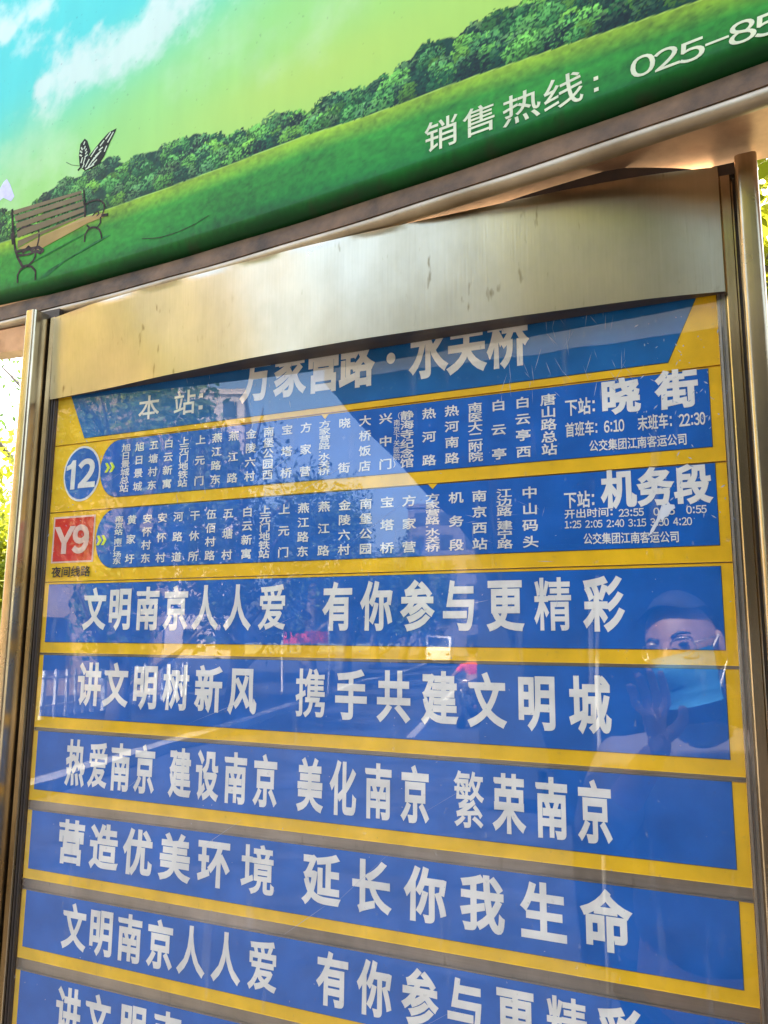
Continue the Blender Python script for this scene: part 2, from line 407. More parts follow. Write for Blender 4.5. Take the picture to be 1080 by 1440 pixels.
def header(lower=False):
    nu, nz = 64, 14; V = []; F = []
    rows = []
    for j in range(nz + 1):
        s = j / nz; rows.append(('f', s))
    prof = [('b', .0), ('b', .5), ('b', 1.0)]           # lower lip going back
    def P(i, kind, s):
        t = i / nu; u0 = -.0062; u1 = .8686
        u = u0 + (u1 - u0) * t; zb = 1.9765 + .002 * u; ztp = ztop(u)
        d = dbot(u) + (dtop(u) - dbot(u)) * (s if kind == 'f' else (1.0 if kind == 't' else 0.0))
        if kind == 'f':
            z = zb + (ztp - zb) * s
            if s == 0: z += .0
            return D(u, z, d + .0003 * math.sin(u * 40 + s * 3))
        if kind == 'b': return D(u, zb - .0006 + .0004 * s + .0012, d - .001 - (d - .0075) * s)
        if kind == 't': return D(u, ztp + .0004, d - (d + .0) * s * .25)
    seq = [('t', 1.0), ('t', .0)] + [('f', 1 - j / nz) for j in range(nz + 1)]
    if lower: seq = [('f', 0.0), ('b', 0.0), ('b', .5), ('b', 1.0)]
    for k, s in seq:
        for i in range(nu + 1): V.append(P(i, k, s))
    n = nu + 1
    for a in range(len(seq) - 1):
        for i in range(nu): F.append((a * n + i, (a + 1) * n + i, (a + 1) * n + i + 1, a * n + i + 1))
    return V, F
hp = smooth_build(header(), 'header_panel', 'steel', sign, ang=50)
smooth_build(header(True), 'header_return', 'gasket_shade', sign, ang=50)  # underside of the same sheet, its shade put into a dark colour
for u0_, u1_ in ((.8640, .9005), (-.0405, -.0020)): MB().box(D(u0_, 2.1000, -.029), D(u1_, 2.1120, .0085)).build('top_cap', 'gasket_shade', sign)
# closed side cheeks of the header
for t_, u in ((0, -.0062), (1, .8686)):
    MB().box(D(u - .0004, 1.980, .0102), D(u + .0004, 2.093 + .011 * t_, .0)).build('header_cheek', 'post', sign)
# dark strip standing in for the shaded gap above the header, near the right
def gap_strip():
    V = []; F = []; n = 40
    for i in range(n + 1):
        u = .66 + (.845 - .66) * i / n; t = (u + .0062) / .8748
        h = .0008 + .0130 * max(0, 1 - (abs(u - .775) / (.112 if u < .775 else .07))) ** .9
        z = ztop(u); d = dtop(u) - .0006; V += [D(u, z - .0006, d), D(u, z + h, d + .0006)]
    for i in range(n): F.append((2 * i, 2 * i + 2, 2 * i + 3, 2 * i + 1))
    return V, F
mesh('gap_shade_strip', *gap_strip(), 'gasket_shade', sign)
# glass
MB().add([D(-.0065, .96, .0046), D(.8677, .96, .0046), D(.8677, 1.99, .0046), D(-.0065, 1.99, .0046)], [(0, 1, 2, 3)]).build('glass_pane', 'glass', sign)
# scratches and dried specks on the outside of the glass
g_ = np.random.default_rng(5); mb = MB()
def sliver(u, z, l, an, w_, k):
    c, s_ = math.cos(an) * l / 2, math.sin(an) * l / 2; px, pz = -math.sin(an) * w_ / 2, math.cos(an) * w_ / 2; q = g_.uniform(-.12, .12) * l
    mb.add([D(u - c, z - s_, .0048), D(u + px * 1.0 + q * pz * 40 * 0 , z + pz, .0048), D(u + c, z + s_, .0048), D(u - px, z - pz, .0048)], [(0, 1, 2, 3)])
k = 0
for (u0, u1, z0, z1, n, l0, l1, a0, a1, w_) in ((.645, .79, 1.895, 1.985, 46, .008, .028, 1.0, 2.3, .0005), (.78, .865, 1.76, 1.975, 90, .001, .006, .4, 2.6, .0011), (.22, .40, 1.76, 1.985, 90, .002, .012, 1.2, 2.0, .0006),
        (.0, .12, 1.64, 1.97, 60, .001, .006, 0, 3.1, .0009), (.0, .86, 1.2, 1.98, 150, .0007, .003, 0, 3.1, .0007), (.05, .6, 1.2, 1.9, 14, .04, .14, .3, .8, .00035), (.60, .70, 1.66, 1.80, 18, .006, .02, .0, 3.1, .0004), (.10, .60, 1.62, 1.72, 60, .0008, .004, 1, 2, .0008)):
    for _ in range(n): sliver(g_.uniform(u0, u1), g_.uniform(z0, z1), g_.uniform(l0, l1), g_.uniform(a0, a1), w_ * g_.uniform(.5, 1.4), k); k += 1
MT['scratch'] = mat('scuffed_glass', (.34, .37, .42), .5)
o = mb.build('glass_scratches', 'scratch', sign); o['kind'] = 'stuff'
# seam rails
RAILS = [(1.4365, 1.4243), (1.3403, 1.3268), (1.2450, 1.2312), (1.5288, 1.5248), (1.6258, 1.6232), (1.1500, 1.1366), (1.055, 1.041)]
for zt, zb in RAILS:
    m_ = MB(); V, F = poly([(0.0005, zb - .002), (.8607, zb - .002), (.8607, zt + .002), (.0005, zt + .002)], -.0022, .0015); m_.add(V, F)
    m_.box(D(.0005, zb, -.002), D(.8607, zb + .0009, .0006))
    m_.build('plate_rail', 'rail', sign)

# ------------------------------------------------------------------ plates (each slides out of the case: a thing of its own)
def plate(label, zt, zb, group='plates stacked in the bus stop case'):
    t = empty('sign_plate', (.4306, .003, zb), label, 'sign plate', group)
    j = RNG.uniform(-.0004, .0004)
    MB().box(D(.0006 + j, zb + .0003, -.0030), D(.8606 + j, zt - .0003, .0), .0006).build('yellow_board', 'yellow', t)
    return t
def field(t, pts, m='blue', name='blue_field', edge=.0007):
    c = np.mean(pts, axis=0)
    big = []
    n = len(pts)
    for i in range(n):
        p = np.array(pts[i]); a = np.array(pts[i - 1]); b = np.array(pts[(i + 1) % n])
        e1 = (p - a) / (np.hypot(*(p - a)) + 1e-12); e2 = (b - p) / (np.hypot(*(b - p)) + 1e-12)
        nn = np.array([e1[1], -e1[0]]) + np.array([e2[1], -e2[0]]); nn /= max(.7, np.hypot(*nn)); big.append(tuple(p + nn * edge * 1.3))
    mesh('print_edge', *poly(big, .0004, .0003), 'edge', t)
    return mesh(name, *poly(pts, .0010, .0006), m, t)
def rect(x0, x1, z0, z1): return [(x0, z0), (x1, z0), (x1, z1), (x0, z1)]

# title plate
p = plate('top plate naming this stop in large cut-off white characters on teal blue', 2.000, 1.9106)
field(p, [(.0545, 1.9172), (.8128, 1.9198), (.8495, 1.999), (.0160, 1.999)], 'teal')
mb = MB()
for c, x in zip("本站:", (.1648, .2230, .2490)):
    mb = MB(); put(mb, c, x, 1.9470, .036, .0345, .012); mb.build('character', 'white', p)
mb = MB()
for c, x in zip("方家营路·水关桥", (.331, .3795, .4262, .4702, .5144, .5600, .6050, .6515)):
    if c == '·': mb.add(*poly([(x + .0055 * math.cos(a), 1.9660 + .0066 * math.sin(a)) for a in np.linspace(0, 2 * math.pi, 24)[:-1]], .0016, .0004))
    else: put(mb, c, x, 1.9668, .0455, .0650, .034)
mb.build('stop_name', 'white', p)

def stadium(x0, x1, z0, z1, rx=.031):
    cz = (z0 + z1) / 2; ry = (z1 - z0) / 2
    P = [(x1, z0), (x1, z1)]
    for i in range(19):
        a = R(90 + 180 * i / 18); P.append((x0 + rx + rx * math.cos(a), cz + ry * math.sin(a)))
    return P
def arrows(t, x, z, s=.0065):
    mb = MB()
    for k in range(2):
        a = x + k * .0082
        mb.add(*poly([(a, z - s), (a + .0042, z - s), (a + .0088, z), (a + .0042, z + s), (a, z + s), (a + .0038, z)], .0016 + k * .00003, .0004))
    mb.build('arrow_print', 'lime', t)
X12 = [.1305, .1532, .1768, .2010, .2259, .2515, .2765, .3015, .3271, .3526, .3786, .4046, .4299, .4561, .4826, .5085, .5347, .5611, .5877, .6144, .6405, .6667, .6938]
S12 = "旭日景城总站 旭日景城 五塘村东 白云新寓 上元门地铁站 上元门 燕江路东 燕江路 金陵六村 南堡公园西 宝塔桥 方家营 方家营路·水关桥 晓街 大桥饭店 兴中门 静海寺纪念馆 热河路 热河南路 南医大二附院 白云亭 白云亭西 唐山路总站".split()
p = plate('plate of route 12 with a round blue number badge and its list of stops', 1.9100, 1.8160)
field(p, stadium(.0872, .8488, 1.8310, 1.9080))
ce = lambda x, z, rx, rz, n=48: [(x + rx * math.cos(a), z + rz * math.sin(a)) for a in np.linspace(0, 2 * math.pi, n + 1)[:-1]]
bd = mesh('route_badge', *poly(ce(.0540, 1.8672, .0330, .0385), .0007, .0004), 'white', p)
mesh('badge_disc', *poly(ce(.0540, 1.8672, .0303, .0356), .0011, .0003), 'blue', bd)
mb = MB(); mb.add(*poly([(.0355, 1.8460), (.0430, 1.8460), (.0430, 1.8868), (.0372, 1.8868), (.0335, 1.8818), (.0268, 1.8790), (.0268, 1.8728), (.0355, 1.8752)], .0016, .0004)); put(mb, '2', .0640, 1.8664, .0500, .0490, .040, .0016); mb.build('badge_number', 'white', bd)
arrows(p, .0955, 1.8715)
for x, s in zip(X12, S12):
    mb = MB(); n = len(s)
    zt, zb = (1.9015, 1.8355)
    if s.startswith('方家营路'): zt = 1.9012
    column(mb, s, x, zt, zb, W=.0158 + .0012 * (x > .5)); mb.build('station_name', 'white', p)
mb = MB(); column(mb, "（南京下关医院）", .5222, 1.9005, 1.8370, W=.0085, Hm=.008, bold=.005); mb.build('station_note', 'white', p)
mesh('current_stop_mark', *poly([(.4300, 1.9030), (.4352, 1.9092), (.4248, 1.9092)], .0016, .0004), 'yellow', p)
mb = MB(); put(mb, '晓', .7664, 1.8900, .0385, .0372, .042); put(mb, '街', .8200, 1.8905, .0385, .0395, .042); mb.build('next_stop_name', 'white', p)
mb = MB(); line(mb, "下站:", .7108, .7428, 1.8838, .0185, .022); mb.build('next_stop_caption', 'white', p)
mb = MB(); line(mb, "首班车:", .7105, .7440, 1.8603, .0160, .020); line(mb, "6:10", .7495, .7690, 1.8600, .0155, .025)
line(mb, "末班车:", .7820, .8150, 1.8600, .0160, .020); line(mb, "22:30", .8205, .8440, 1.8590, .0155, .025); mb.build('bus_times', 'white', p)
mb = MB(); line(mb, "公交集团江南客运公司", .7340, .8272, 1.8415, .0122, .018, z_end=1.8400); mb.build('operator_name', 'white', p)

XY9 = [.1257, .1471, .1728, .1969, .2221, .2479, .2727, .2980, .3259, .3511, .3777, .4038, .4311, .4577, .4847, .5110, .5375, .5650, .5919, .6180, .6451, .6722]
SY9 = "南京站·南广场东 黄家圩 安怀村东 安怀村 河路道 干休所 伍佰村路 五塘村 白云新寓 上元门地铁站 上元门 燕江路东 燕江路 金陵六村 南堡公园 宝塔桥 方家营 方家营路·水关桥 机务段 南京西站 江边路·建宁路 中山码头".split()
p = plate('plate of night route Y9 with a red square badge and its list of stops', 1.8152, 1.7205)
field(p, stadium(.0872, .8500, 1.7368, 1.8145))
bd = mesh('route_badge', *poly(rect(.0091, .0838, 1.7457, 1.8090), .0007, .0004), 'pink', p)
mesh('badge_square', *poly(rect(.0122, .0815, 1.7478, 1.8064), .0011, .0003), 'red', bd)
mb = MB(); put(mb, 'Y', .0315, 1.7760, .052, .046, .040, .0016); put(mb, '9', .0610, 1.7764, .048, .0465, .045, .0016); mb.build('badge_number', 'pink', bd)
mb = MB(); line(mb, "夜间线路", .0122, .0816, 1.7330, .0150, .022); mb.build('night_route_caption', 'black', p)
arrows(p, .0890, 1.7735)
for x, s in zip(XY9, SY9):
    mb = MB(); column(mb, s, x, 1.8045, 1.7405, W=(.0145 if x < .13 else .0160 + .0012 * (x > .5))); mb.build('station_name', 'white', p)
mesh('current_stop_mark', *poly([(.5651, 1.8095), (.5708, 1.8152), (.5596, 1.8152)], .0016, .0004), 'yellow', p)
mb = MB()
for c, x in zip("机务段", (.7610, .7955, .8295)): put(mb, c, x, 1.7952, .0330, .0385, .042)
mb.build('next_stop_name', 'white', p)
mb = MB(); line(mb, "下站:", .7070, .7390, 1.7873, .0178, .022); mb.build('next_stop_caption', 'white', p)
mb = MB(); line(mb, "开出时间:", .7072, .7560, 1.7733, .0098, .018); line(mb, "23:55", .7605, .7842, 1.7715, .0098, .018)
line(mb, "0:25", .7930, .8125, 1.7710, .0098, .018); line(mb, "0:55", .8228, .8408, 1.7710, .0098, .018)
line(mb, "1:25 2:05 2:40 3:15 3:50 4:20", .7072, .8272, 1.7627, .0098, .016, z_end=1.7600); mb.build('departure_times', 'white', p)
mb = MB(); line(mb, "公交集团江南客运公司", .7253, .8156, 1.7474, .0116, .018, z_end=1.7456); mb.build('operator_name', 'white', p)
# white glare blob drawn as a jagged patch on the film
mesh('glare_patch', *poly([(.7870, 1.7470), (.7925, 1.7520), (.7965, 1.7590), (.7990, 1.7640), (.8010, 1.7608), (.8032, 1.7652), (.8062, 1.7660), (.8092, 1.7712), (.8130, 1.7735), (.8122, 1.7768), (.8086, 1.7775), (.8066, 1.7812), (.8052, 1.7770), (.8012, 1.7778), (.7996, 1.7738), (.7975, 1.7700), (.7958, 1.7640), (.7905, 1.7550)], .0021, .0006), MT['whitepaint'], p)

SLOG = [
 ('first slogan plate below Y9, its lettering spaced in two white groups', 1.7200, 1.7165, 1.6402, 1.6256, 1.6822,
  "文明南京人人爱有你参与更精彩", [.0932, .1358, .1804, .2250, .2695, .3161, .3649, .4508, .4991, .5471, .5948, .6439, .6931, .7426], .0385, .0555),
 ('second slogan plate below Y9, in front of the reflected masked face', 1.6232, 1.6224, 1.5436, 1.5286, 1.5858,
  "讲文明树新风携手共建文明城", [.0925, .1363, .1836, .2308, .2792, .3271, .4185, .4690, .5199, .5722, .6233, .6744, .7262], .0400, .0555),
 ('third slogan plate below Y9, four groups of four tall narrow characters', 1.5245, 1.5240, 1.4506, 1.4362, 1.4868,
  "热爱南京建设南京美化南京繁荣南京", [.0777, .1155, .1516, .1896, .2430, .2821, .3219, .3624, .4200, .4609, .5028, .5449, .6033, .6447, .6869, .7278], .0325, .0580),
 ('fourth slogan plate below Y9, with twelve widely spaced characters', 1.4245, 1.4240, 1.3530, 1.3400, 1.3910,
  "营造优美环境延长你我生命", [.0793, .1326, .1857, .2409, .2967, .3560, .4364, .4954, .5565, .6160, .6765, .7347], .0455, .0540),
 ('fifth slogan plate below Y9, its right characters cut by the lower picture edge', 1.3268, 1.3264, 1.2595, 1.2450, 1.2935,
  "文明南京人人爱有你参与更精彩", [.0932, .1364, .1804, .2257, .2699, .3178, .3660, .4522, .5006, .5502, .5978, .6473, .6960, .7438], .0385, .0540),
 ('lowest slogan plate in view, seen only in the bottom left corner', 1.2314, 1.2310, 1.1640, 1.1500, 1.1975,
  "讲文明南", [.0925, .1390, .1925, .2420], .0400, .0540),
 ]
for lab, zt, b1, b0, zb, zc, txt, xs, W, H in SLOG:
    p = plate(lab, zt, zb)
    field(p, rect(.0090, .8496 if zt > 1.7 else .8480, b0, b1))
    for i, (c, x) in enumerate(zip(txt, xs)):
        mb = MB(); put(mb, c, x, zc + RNG.uniform(-.0003, .0003), W, H, {'繁': .014, '精': .018, '携': .018, '境': .022, '爱': .024}.get(c, .033)); mb.build('character', 'white', p)
# two more plates below the frame
for zt, zb in ((1.1366, 1.0550), (1.0410, .9880)):
    p = plate('blank blue and yellow plate ' + ('second from the bottom of the case' if zb > 1 else 'at the very bottom of the case'), zt, zb); field(p, rect(.009, .848, zb + .014, zt - .001))

# ================================================================== ADVERTISING LIGHT BOX
def dad(u):
    u = np.clip(u, -.6, 1.05); return .0047 + .0453 * u + .0746 * u * u - .0746 * np.minimum(0, u + .2) ** 2
AX0, AX1, ATOP = -.36, 1.30, 2.755
adv = empty('advertising_box', (.47, -.02, 2.10), 'large advertising box with printed meadow, sky and bench above the bus stop board', 'advertising box')
def fbm(x, y, seed, octv=5, lac=2.0):
    r = np.random.default_rng(seed); out = np.zeros_like(x); amp = 1.0; tot = 0; f = 1.0
    for o in range(octv):
        G = r.random((64, 64)); xi = x * f; yi = y * f
        x0 = np.floor(xi).astype(int); y0 = np.floor(yi).astype(int); fx = xi - x0; fy = yi - y0
        fx = fx * fx * (3 - 2 * fx); fy = fy * fy * (3 - 2 * fy)
        g = lambda a, b: G[(y0 + b) % 64, (x0 + a) % 64]
        out += amp * ((g(0, 0) * (1 - fx) + g(1, 0) * fx) * (1 - fy) + (g(0, 1) * (1 - fx) + g(1, 1) * fx) * fy); tot += amp; amp *= .55; f *= lac
    return out / tot
def srgb(c): c = np.array(c, float) / 255; return np.where(c <= .04045, c / 12.92, ((c + .055) / 1.055) ** 2.4)
def build_print():
    us = np.concatenate([np.linspace(AX0, -.25, 12)[:-1], np.arange(-.25, .975, .00145), np.linspace(.975, AX1, 20)[1:]])
    zs = np.concatenate([np.arange(2.166, 2.745, .00145), np.linspace(2.745, ATOP, 3)[1:]])
    roll = [(.0240, 2.1475), (.0205, 2.1478), (.0165, 2.1487), (.0125, 2.1500), (.0085, 2.1522), (.0055, 2.1548), (.0030, 2.1580), (.0012, 2.1618)]
    e = np.concatenate([[a for a, b in roll], np.zeros(len(zs))]); zs = np.concatenate([[b for a, b in roll], zs])
    U, Z = np.meshgrid(us, zs); E_ = np.repeat(e[:, None], len(us), 1)
    Dp = dad(U) - E_ + .0004 * (fbm(U * 3, Z * 3, 5, 2) - .5)
    n_u, n_z = len(us), len(zs)
    # painting
    A = lambda c: srgb(c)
    tx = np.clip((U + .2) / 1.1, 0, 1)
    k = np.clip((Z - 2.25) / .42, 0, 1)
    cy = np.clip(1.9 * (k - .25) - 1.15 * tx + .24, 0, 1)[..., None]
    cy = cy * cy * (3 - 2 * cy)
    lowc = A((178, 226, 118)) * (1 - tx[..., None]) + A((196, 224, 84)) * tx[..., None]
    midc = A((140, 226, 150)) * (1 - tx[..., None]) + A((172, 224, 96)) * tx[..., None]
    kk = np.clip(k * 1.6, 0, 1)[..., None]
    base = lowc * (1 - kk) + midc * kk
    C = base * (1 - cy) + A((84, 214, 204)) * cy
    # yellow glow near the tree tops on the right
    gl = np.exp(-((U - .42) / .20) ** 2 - ((Z - 2.33) / .045) ** 2)[..., None] * .5
    C = C * (1 - gl) + A((214, 226, 90)) * gl
    n1 = fbm(U * 14 + 3, Z * 14, 21, 6); n2 = fbm(U * 34, Z * 34 + 5, 22, 5)
    def cloud(path, wid, strength, col=(232, 240, 226), seed=0, soft=1.0):
        nonlocal C
        best = np.full(U.shape, 9.0)
        for (x0, z0, w0), (x1, z1, w1) in zip(path[:-1], path[1:]):
            dx, dz = x1 - x0, z1 - z0; t = np.clip(((U - x0) * dx + (Z - z0) * dz) / (dx * dx + dz * dz), 0, 1)
            dd = np.hypot(U - x0 - t * dx, Z - z0 - t * dz) / ((w0 + (w1 - w0) * t) * wid); best = np.minimum(best, dd)
        a = np.clip((1.45 - best - (n1 - .5) * 2.6 - (n2 - .5) * 1.3) / (soft * 1.25), 0, 1); a = (a * a * (3 - 2 * a) * strength)[..., None]
        C = C * (1 - a) + A(col) * a
    cloud([(-.085, 2.495, .012), (-.03, 2.503, .036), (.03, 2.492, .036), (.085, 2.490, .028), (.13, 2.512, .030), (.19, 2.530, .036), (.26, 2.55, .036)], 1.35, .9, (230, 236, 220))
    cloud([(-.19, 2.628, .02), (-.14, 2.622, .026), (-.10, 2.638, .018)], 1.6, .9)
    cloud([(-.20, 2.41, .03), (-.14, 2.375, .05), (-.05, 2.36, .05)], 1.2, .45, (220, 238, 190), soft=1.6)
    cloud([(.20, 2.42, .03), (.30, 2.42, .05), (.42, 2.42, .04)], 1.3, .30, (216, 238, 190), soft=1.8)
    cloud([(.36, 2.36, .02), (.46, 2.40, .04)], 1.2, .22, (226, 238, 170), soft=1.8)
    C = C * 1.24
    # grass
    gz = np.interp(us, [-.3, -.15, .0, .2, .41, .52, .62, .73, .86, 1.3], [2.246, 2.2467, 2.2468, 2.2495, 2.2522, 2.2455, 2.2438, 2.2363, 2.2242, 2.19])
    G = gz[None, :] + (n2 - .5) * .0012
    g = np.clip((G - Z) / .09, 0, 1)[..., None]
    st = fbm(U * 6 + 9, Z * 60, 31, 5)[..., None]; fine = fbm(U * 160, Z * 220, 32, 4)[..., None]
    gcol = A((176, 210, 44)) * (1 - np.clip(g * 3.4, 0, 1)) + A((70, 172, 46)) * np.clip(g * 3.4, 0, 1)
    gcol = gcol * (1 - np.clip(g * 1.3 - .1, 0, 1)) + A((26, 138, 46)) * np.clip(g * 1.3 - .1, 0, 1)
    patch = (fbm(U * 9, Z * 16, 33, 4)[..., None] - .5)
    gcol = gcol * (1.06 + .7 * patch + .8 * (st - .5) + .9 * (fine - .5)) * 1.0
    dk = np.clip((2.182 - Z) / .030 + (n1 - .5) * .5, 0, 1)[..., None] ** 1.3
    gcol = gcol * (1 - dk) + A((14, 74, 30)) * dk
    gm = np.clip((G - Z) / .0012, 0, 1)[..., None]
    C = C * (1 - gm) + gcol * gm
    # tree belt: dabs of paint, clump by clump
    TOPS = [(-.30, 2.315), (-.1546, 2.3041), (-.12, 2.285), (-.0473, 2.3124), (-.0112, 2.3234), (.0328, 2.3192), (.0739, 2.3354), (.1037, 2.3140), (.126, 2.3197), (.17, 2.3171), (.2337, 2.3179), (.2896, 2.2974), (.3251, 2.2876), (.3587, 2.2988), (.4139, 2.2793), (.4449, 2.2965), (.4855, 2.2876), (.5196, 2.2862), (.5478, 2.2948), (.5753, 2.3121), (.615, 2.3046), (.6446, 2.3088), (.6693, 2.3119), (.71, 2.3057), (.80, 2.30), (.95, 2.28)]
    tu, tz = zip(*TOPS); r = np.random.default_rng(77)
    dens = 1 / .00145
    iu = lambda u: int(round((u + .25) * dens)) + 11
    i_z = lambda z: int(round((z - 2.166) * dens)) + len(roll)
    greens = [(14, 104, 66), (44, 140, 58), (20, 84, 56), (110, 176, 46), (30, 126, 66), (10, 64, 44), (84, 164, 56), (26, 112, 46)]
    topl = np.interp(us, tu, tz)[None, :] - .004 + (n2 - .5) * .012
    bm_ = np.clip((topl - Z) / .0015, 0, 1)[..., None] * np.clip((Z - G) / .0008, 0, 1)[..., None]
    C = C * (1 - bm_) + A((14, 78, 48)) * (.1 + 1.5 * fine) * bm_
    clumps = []
    for _ in range(330):
        u = r.uniform(-.24, .95); top = np.interp(u, tu, tz) + r.uniform(-.004, .003); g0 = np.interp(u, us, gz)
        h = top - g0
        if h < .012: continue
        z = g0 + h * r.uniform(.05, .86); rad = min(r.uniform(.009, .020), (top - z) * 1.05 + .004); clumps.append((z, u, rad, greens[r.integers(len(greens))], g0))
    clumps.sort(key=lambda q: -q[0])
    for z, u, rad, gc, g0 in clumps:
        gc = A(gc)
        kv = r.uniform(.55, 1.4)
        for k_ in range(int(60 + rad * 7500)):
            a = r.uniform(0, 2 * math.pi); q = rad * math.sqrt(r.random()) * (1.12 if r.random() < .2 else 1)
            du, dz = q * math.cos(a), q * math.sin(a) * .85
            zz = z + dz
            if zz < g0 + .001: continue
            lit = .42 * kv + .95 * kv * (dz / rad * .5 + .5) * (.6 + .8 * r.random()) - .12 * (du / rad)
            lit *= (.30 if r.random() < .30 else .92)
            c = gc * lit + A((170, 214, 100)) * max(0, lit - .70) * .60
            ci, cj = i_z(zz), iu(u + du); s = r.integers(1, 3)
            if 8 < ci < n_z - 8 and 5 < cj < n_u - 5: C[ci:ci + s, cj:cj + r.integers(1, 4)] = c
    # grime: blotches, runs and scratches
    gr = np.clip((fbm(U * 26, Z * 20, 41, 5) - .62) * 4, 0, 1)[..., None] * np.clip((2.20 - Z) / .04, 0, 1)[..., None] * .6
    C = C * (1 - gr) + A((60, 48, 34)) * gr
    wash = (fbm(U * 40, Z * 8, 42, 4)[..., None] - .5) * .10; C = C * (1 + wash)
    sp = (fbm(U * 210, Z * 210, 43, 2)[..., None]); C = np.where(sp > .90, C * .75, C)
    C = np.clip(C * np.array([.64, .68, .64]), 0, 1)
    V = np.stack([U, -Dp, Z], -1).reshape(-1, 3); off = np.array(wloc(adv)); V = V - off
    idx = np.arange(n_u * n_z).reshape(n_z, n_u)
    F = np.stack([idx[:-1, :-1], idx[:-1, 1:], idx[1:, 1:], idx[1:, :-1]], -1).reshape(-1, 4)
    me = bpy.data.meshes.new('printed_face'); me.vertices.add(len(V)); me.vertices.foreach_set('co', V.ravel())
    me.loops.add(F.size); me.loops.foreach_set('vertex_index', F.ravel()); me.polygons.add(len(F))
    me.polygons.foreach_set('loop_start', np.arange(0, F.size, 4)); me.polygons.foreach_set('loop_total', np.full(len(F), 4))
    me.update(calc_edges=True); me.polygons.foreach_set('use_smooth', [True] * len(F))
    at = me.color_attributes.new('print', 'FLOAT_COLOR', 'POINT')
    at.data.foreach_set('color', np.concatenate([C.reshape(-1, 3), np.ones((n_u * n_z, 1))], 1).astype(np.float32).ravel())
    m = bpy.data.materials.new('printed_vinyl'); m.use_nodes = True; n = m.node_tree.nodes
    ca = n.new('ShaderNodeVertexColor'); ca.layer_name = 'print'; b = n['Principled BSDF']; b.inputs['Roughness'].default_value = .42
    b.inputs['Specular IOR Level'].default_value = .18
    m.node_tree.links.new(ca.outputs[0], b.inputs['Base Color']); me.materials.append(m)
    o = bpy.data.objects.new('printed_face', me); COL.objects.link(o); o.parent = adv
build_print()
def AD(u, z, e=0.0): return (u, -(float(dad(u)) + e * .35 + .0003), z)
def adshape(mb, pts, e=.0004):
    mb.add([AD(u, z, e) for u, z in pts], [tuple(range(len(pts)))])
def adstroke(mb, pts, w, e=.0004):
    for k, ((a, b), (c, d)) in enumerate(zip(pts[:-1], pts[1:])):
        l = math.hypot(c - a, d - b) or 1; nx, nz = -(d - b) / l, (c - a) / l; w0 = w / 2; ex, ez = (c - a) / l * w0 * .5, (d - b) / l * w0 * .5
        mb.add([AD(a - ex + nx * w0, b - ez + nz * w0, e + k * 2e-6), AD(a - ex - nx * w0, b - ez - nz * w0, e + k * 2e-6), AD(c + ex - nx * w0, d + ez - nz * w0, e + k * 2e-6), AD(c + ex + nx * w0, d + ez + nz * w0, e + k * 2e-6)], [(0, 1, 2, 3)])
# sales hotline lettering
mb = MB()
AW = lambda u, z, d: (u, -(float(dad(u)) + .0001 + d), z)
for c, x, z, W, H in (("销", .5975, 2.1890, .0425, .0385), ("售", .6430, 2.1885, .0410, .0350), ("热", .6890, 2.1855, .0430, .0360), ("线", .7330, 2.1850, .0430, .0370), (":", .7660, 2.1810, .026, .026),
                      ("0", .8100, 2.1808, .0400, .0275), ("2", .8315, 2.1790, .0400, .0270), ("5", .8535, 2.1767, .0400, .0268), ("-", .8745, 2.1765, .0260, .0250), ("8", .8950, 2.1760, .0400, .0275), ("5", .9160, 2.1740, .0400, .0275)):
    mb = MB(); put(mb, c, x, z, W, H, .008 if c not in '0258-6' else .012, .0006, 0, AW); mb.build('hotline_character', 'cream', adv)
# printed park bench (flat print on the vinyl)
MT['print_wood'] = paint('printed_bench_wood', (.17, .12, .04), wear=.6, dirt=(.10, .10, .03))
MT['print_wood2'] = paint('printed_bench_seat', (.40, .25, .06), wear=.3, dirt=(.2, .15, .04))
MT['print_dark'] = mat('printed_dark_iron', (.016, .016, .010), .6, spec=.08, col2=(.09, .06, .05), nscale=90)
MT['print_shade'] = mat('printed_shade_on_grass', (.025, .09, .03), .6, spec=.08, col2=(.05, .22, .06), nscale=70)
def lerp(a, b, t): return (a[0] + (b[0] - a[0]) * t, a[1] + (b[1] - a[1]) * t)
mb = MB(); adshape(mb, [(-.0546, 2.1699), (-.0371, 2.1700), (.0000, 2.1861), (.067, 2.2005), (.0872, 2.2055), (.0733, 2.2065), (-.0335, 2.1800)][::-1][::-1], .0002); mb.build('bench_print_shade', 'print_shade', adv)
mb = MB(); e = .0004
L_, R_ = [(-.1261, 2.2962), (-.1197, 2.2858), (-.1156, 2.2731), (-.1115, 2.2604), (-.1081, 2.2440)], [(.0210, 2.2914), (.0216, 2.2850), (.0250, 2.2740), (.0284, 2.2630), (.0305, 2.2535)]
for i in range(4):
    a, b, c, d = lerp(L_[i], L_[i + 1], .10), lerp(L_[i], L_[i + 1], .82), lerp(R_[i], R_[i + 1], .82), lerp(R_[i], R_[i + 1], .10)
    adshape(mb, [a, b, c, d], e)
adshape(mb, [(-.1075, 2.2415), (-.1070, 2.2300), (-.062, 2.2390), (.0300, 2.2490), (.0305, 2.2515)], e)
mb.build('bench_print_back', 'print_wood', adv)
mb = MB(); adshape(mb, [(-.1060, 2.2285), (-.0610, 2.2160), (-.0486, 2.2183), (.0381, 2.2351), (.0765, 2.2373), (.0702, 2.2434), (.0324, 2.2466), (-.0610, 2.2370)], e + .0001); mb.build('bench_print_seat', 'print_wood2', adv)
mb = MB(); e = .0008
adstroke(mb, [(-.126, 2.2970), (-.1209, 2.2626), (-.1119, 2.2295), (-.105, 2.2145), (-.0929, 2.1976)], .0046, e)
adstroke(mb, [(-.1205, 2.2560), (-.1165, 2.2400)], .0080, e + .00003)
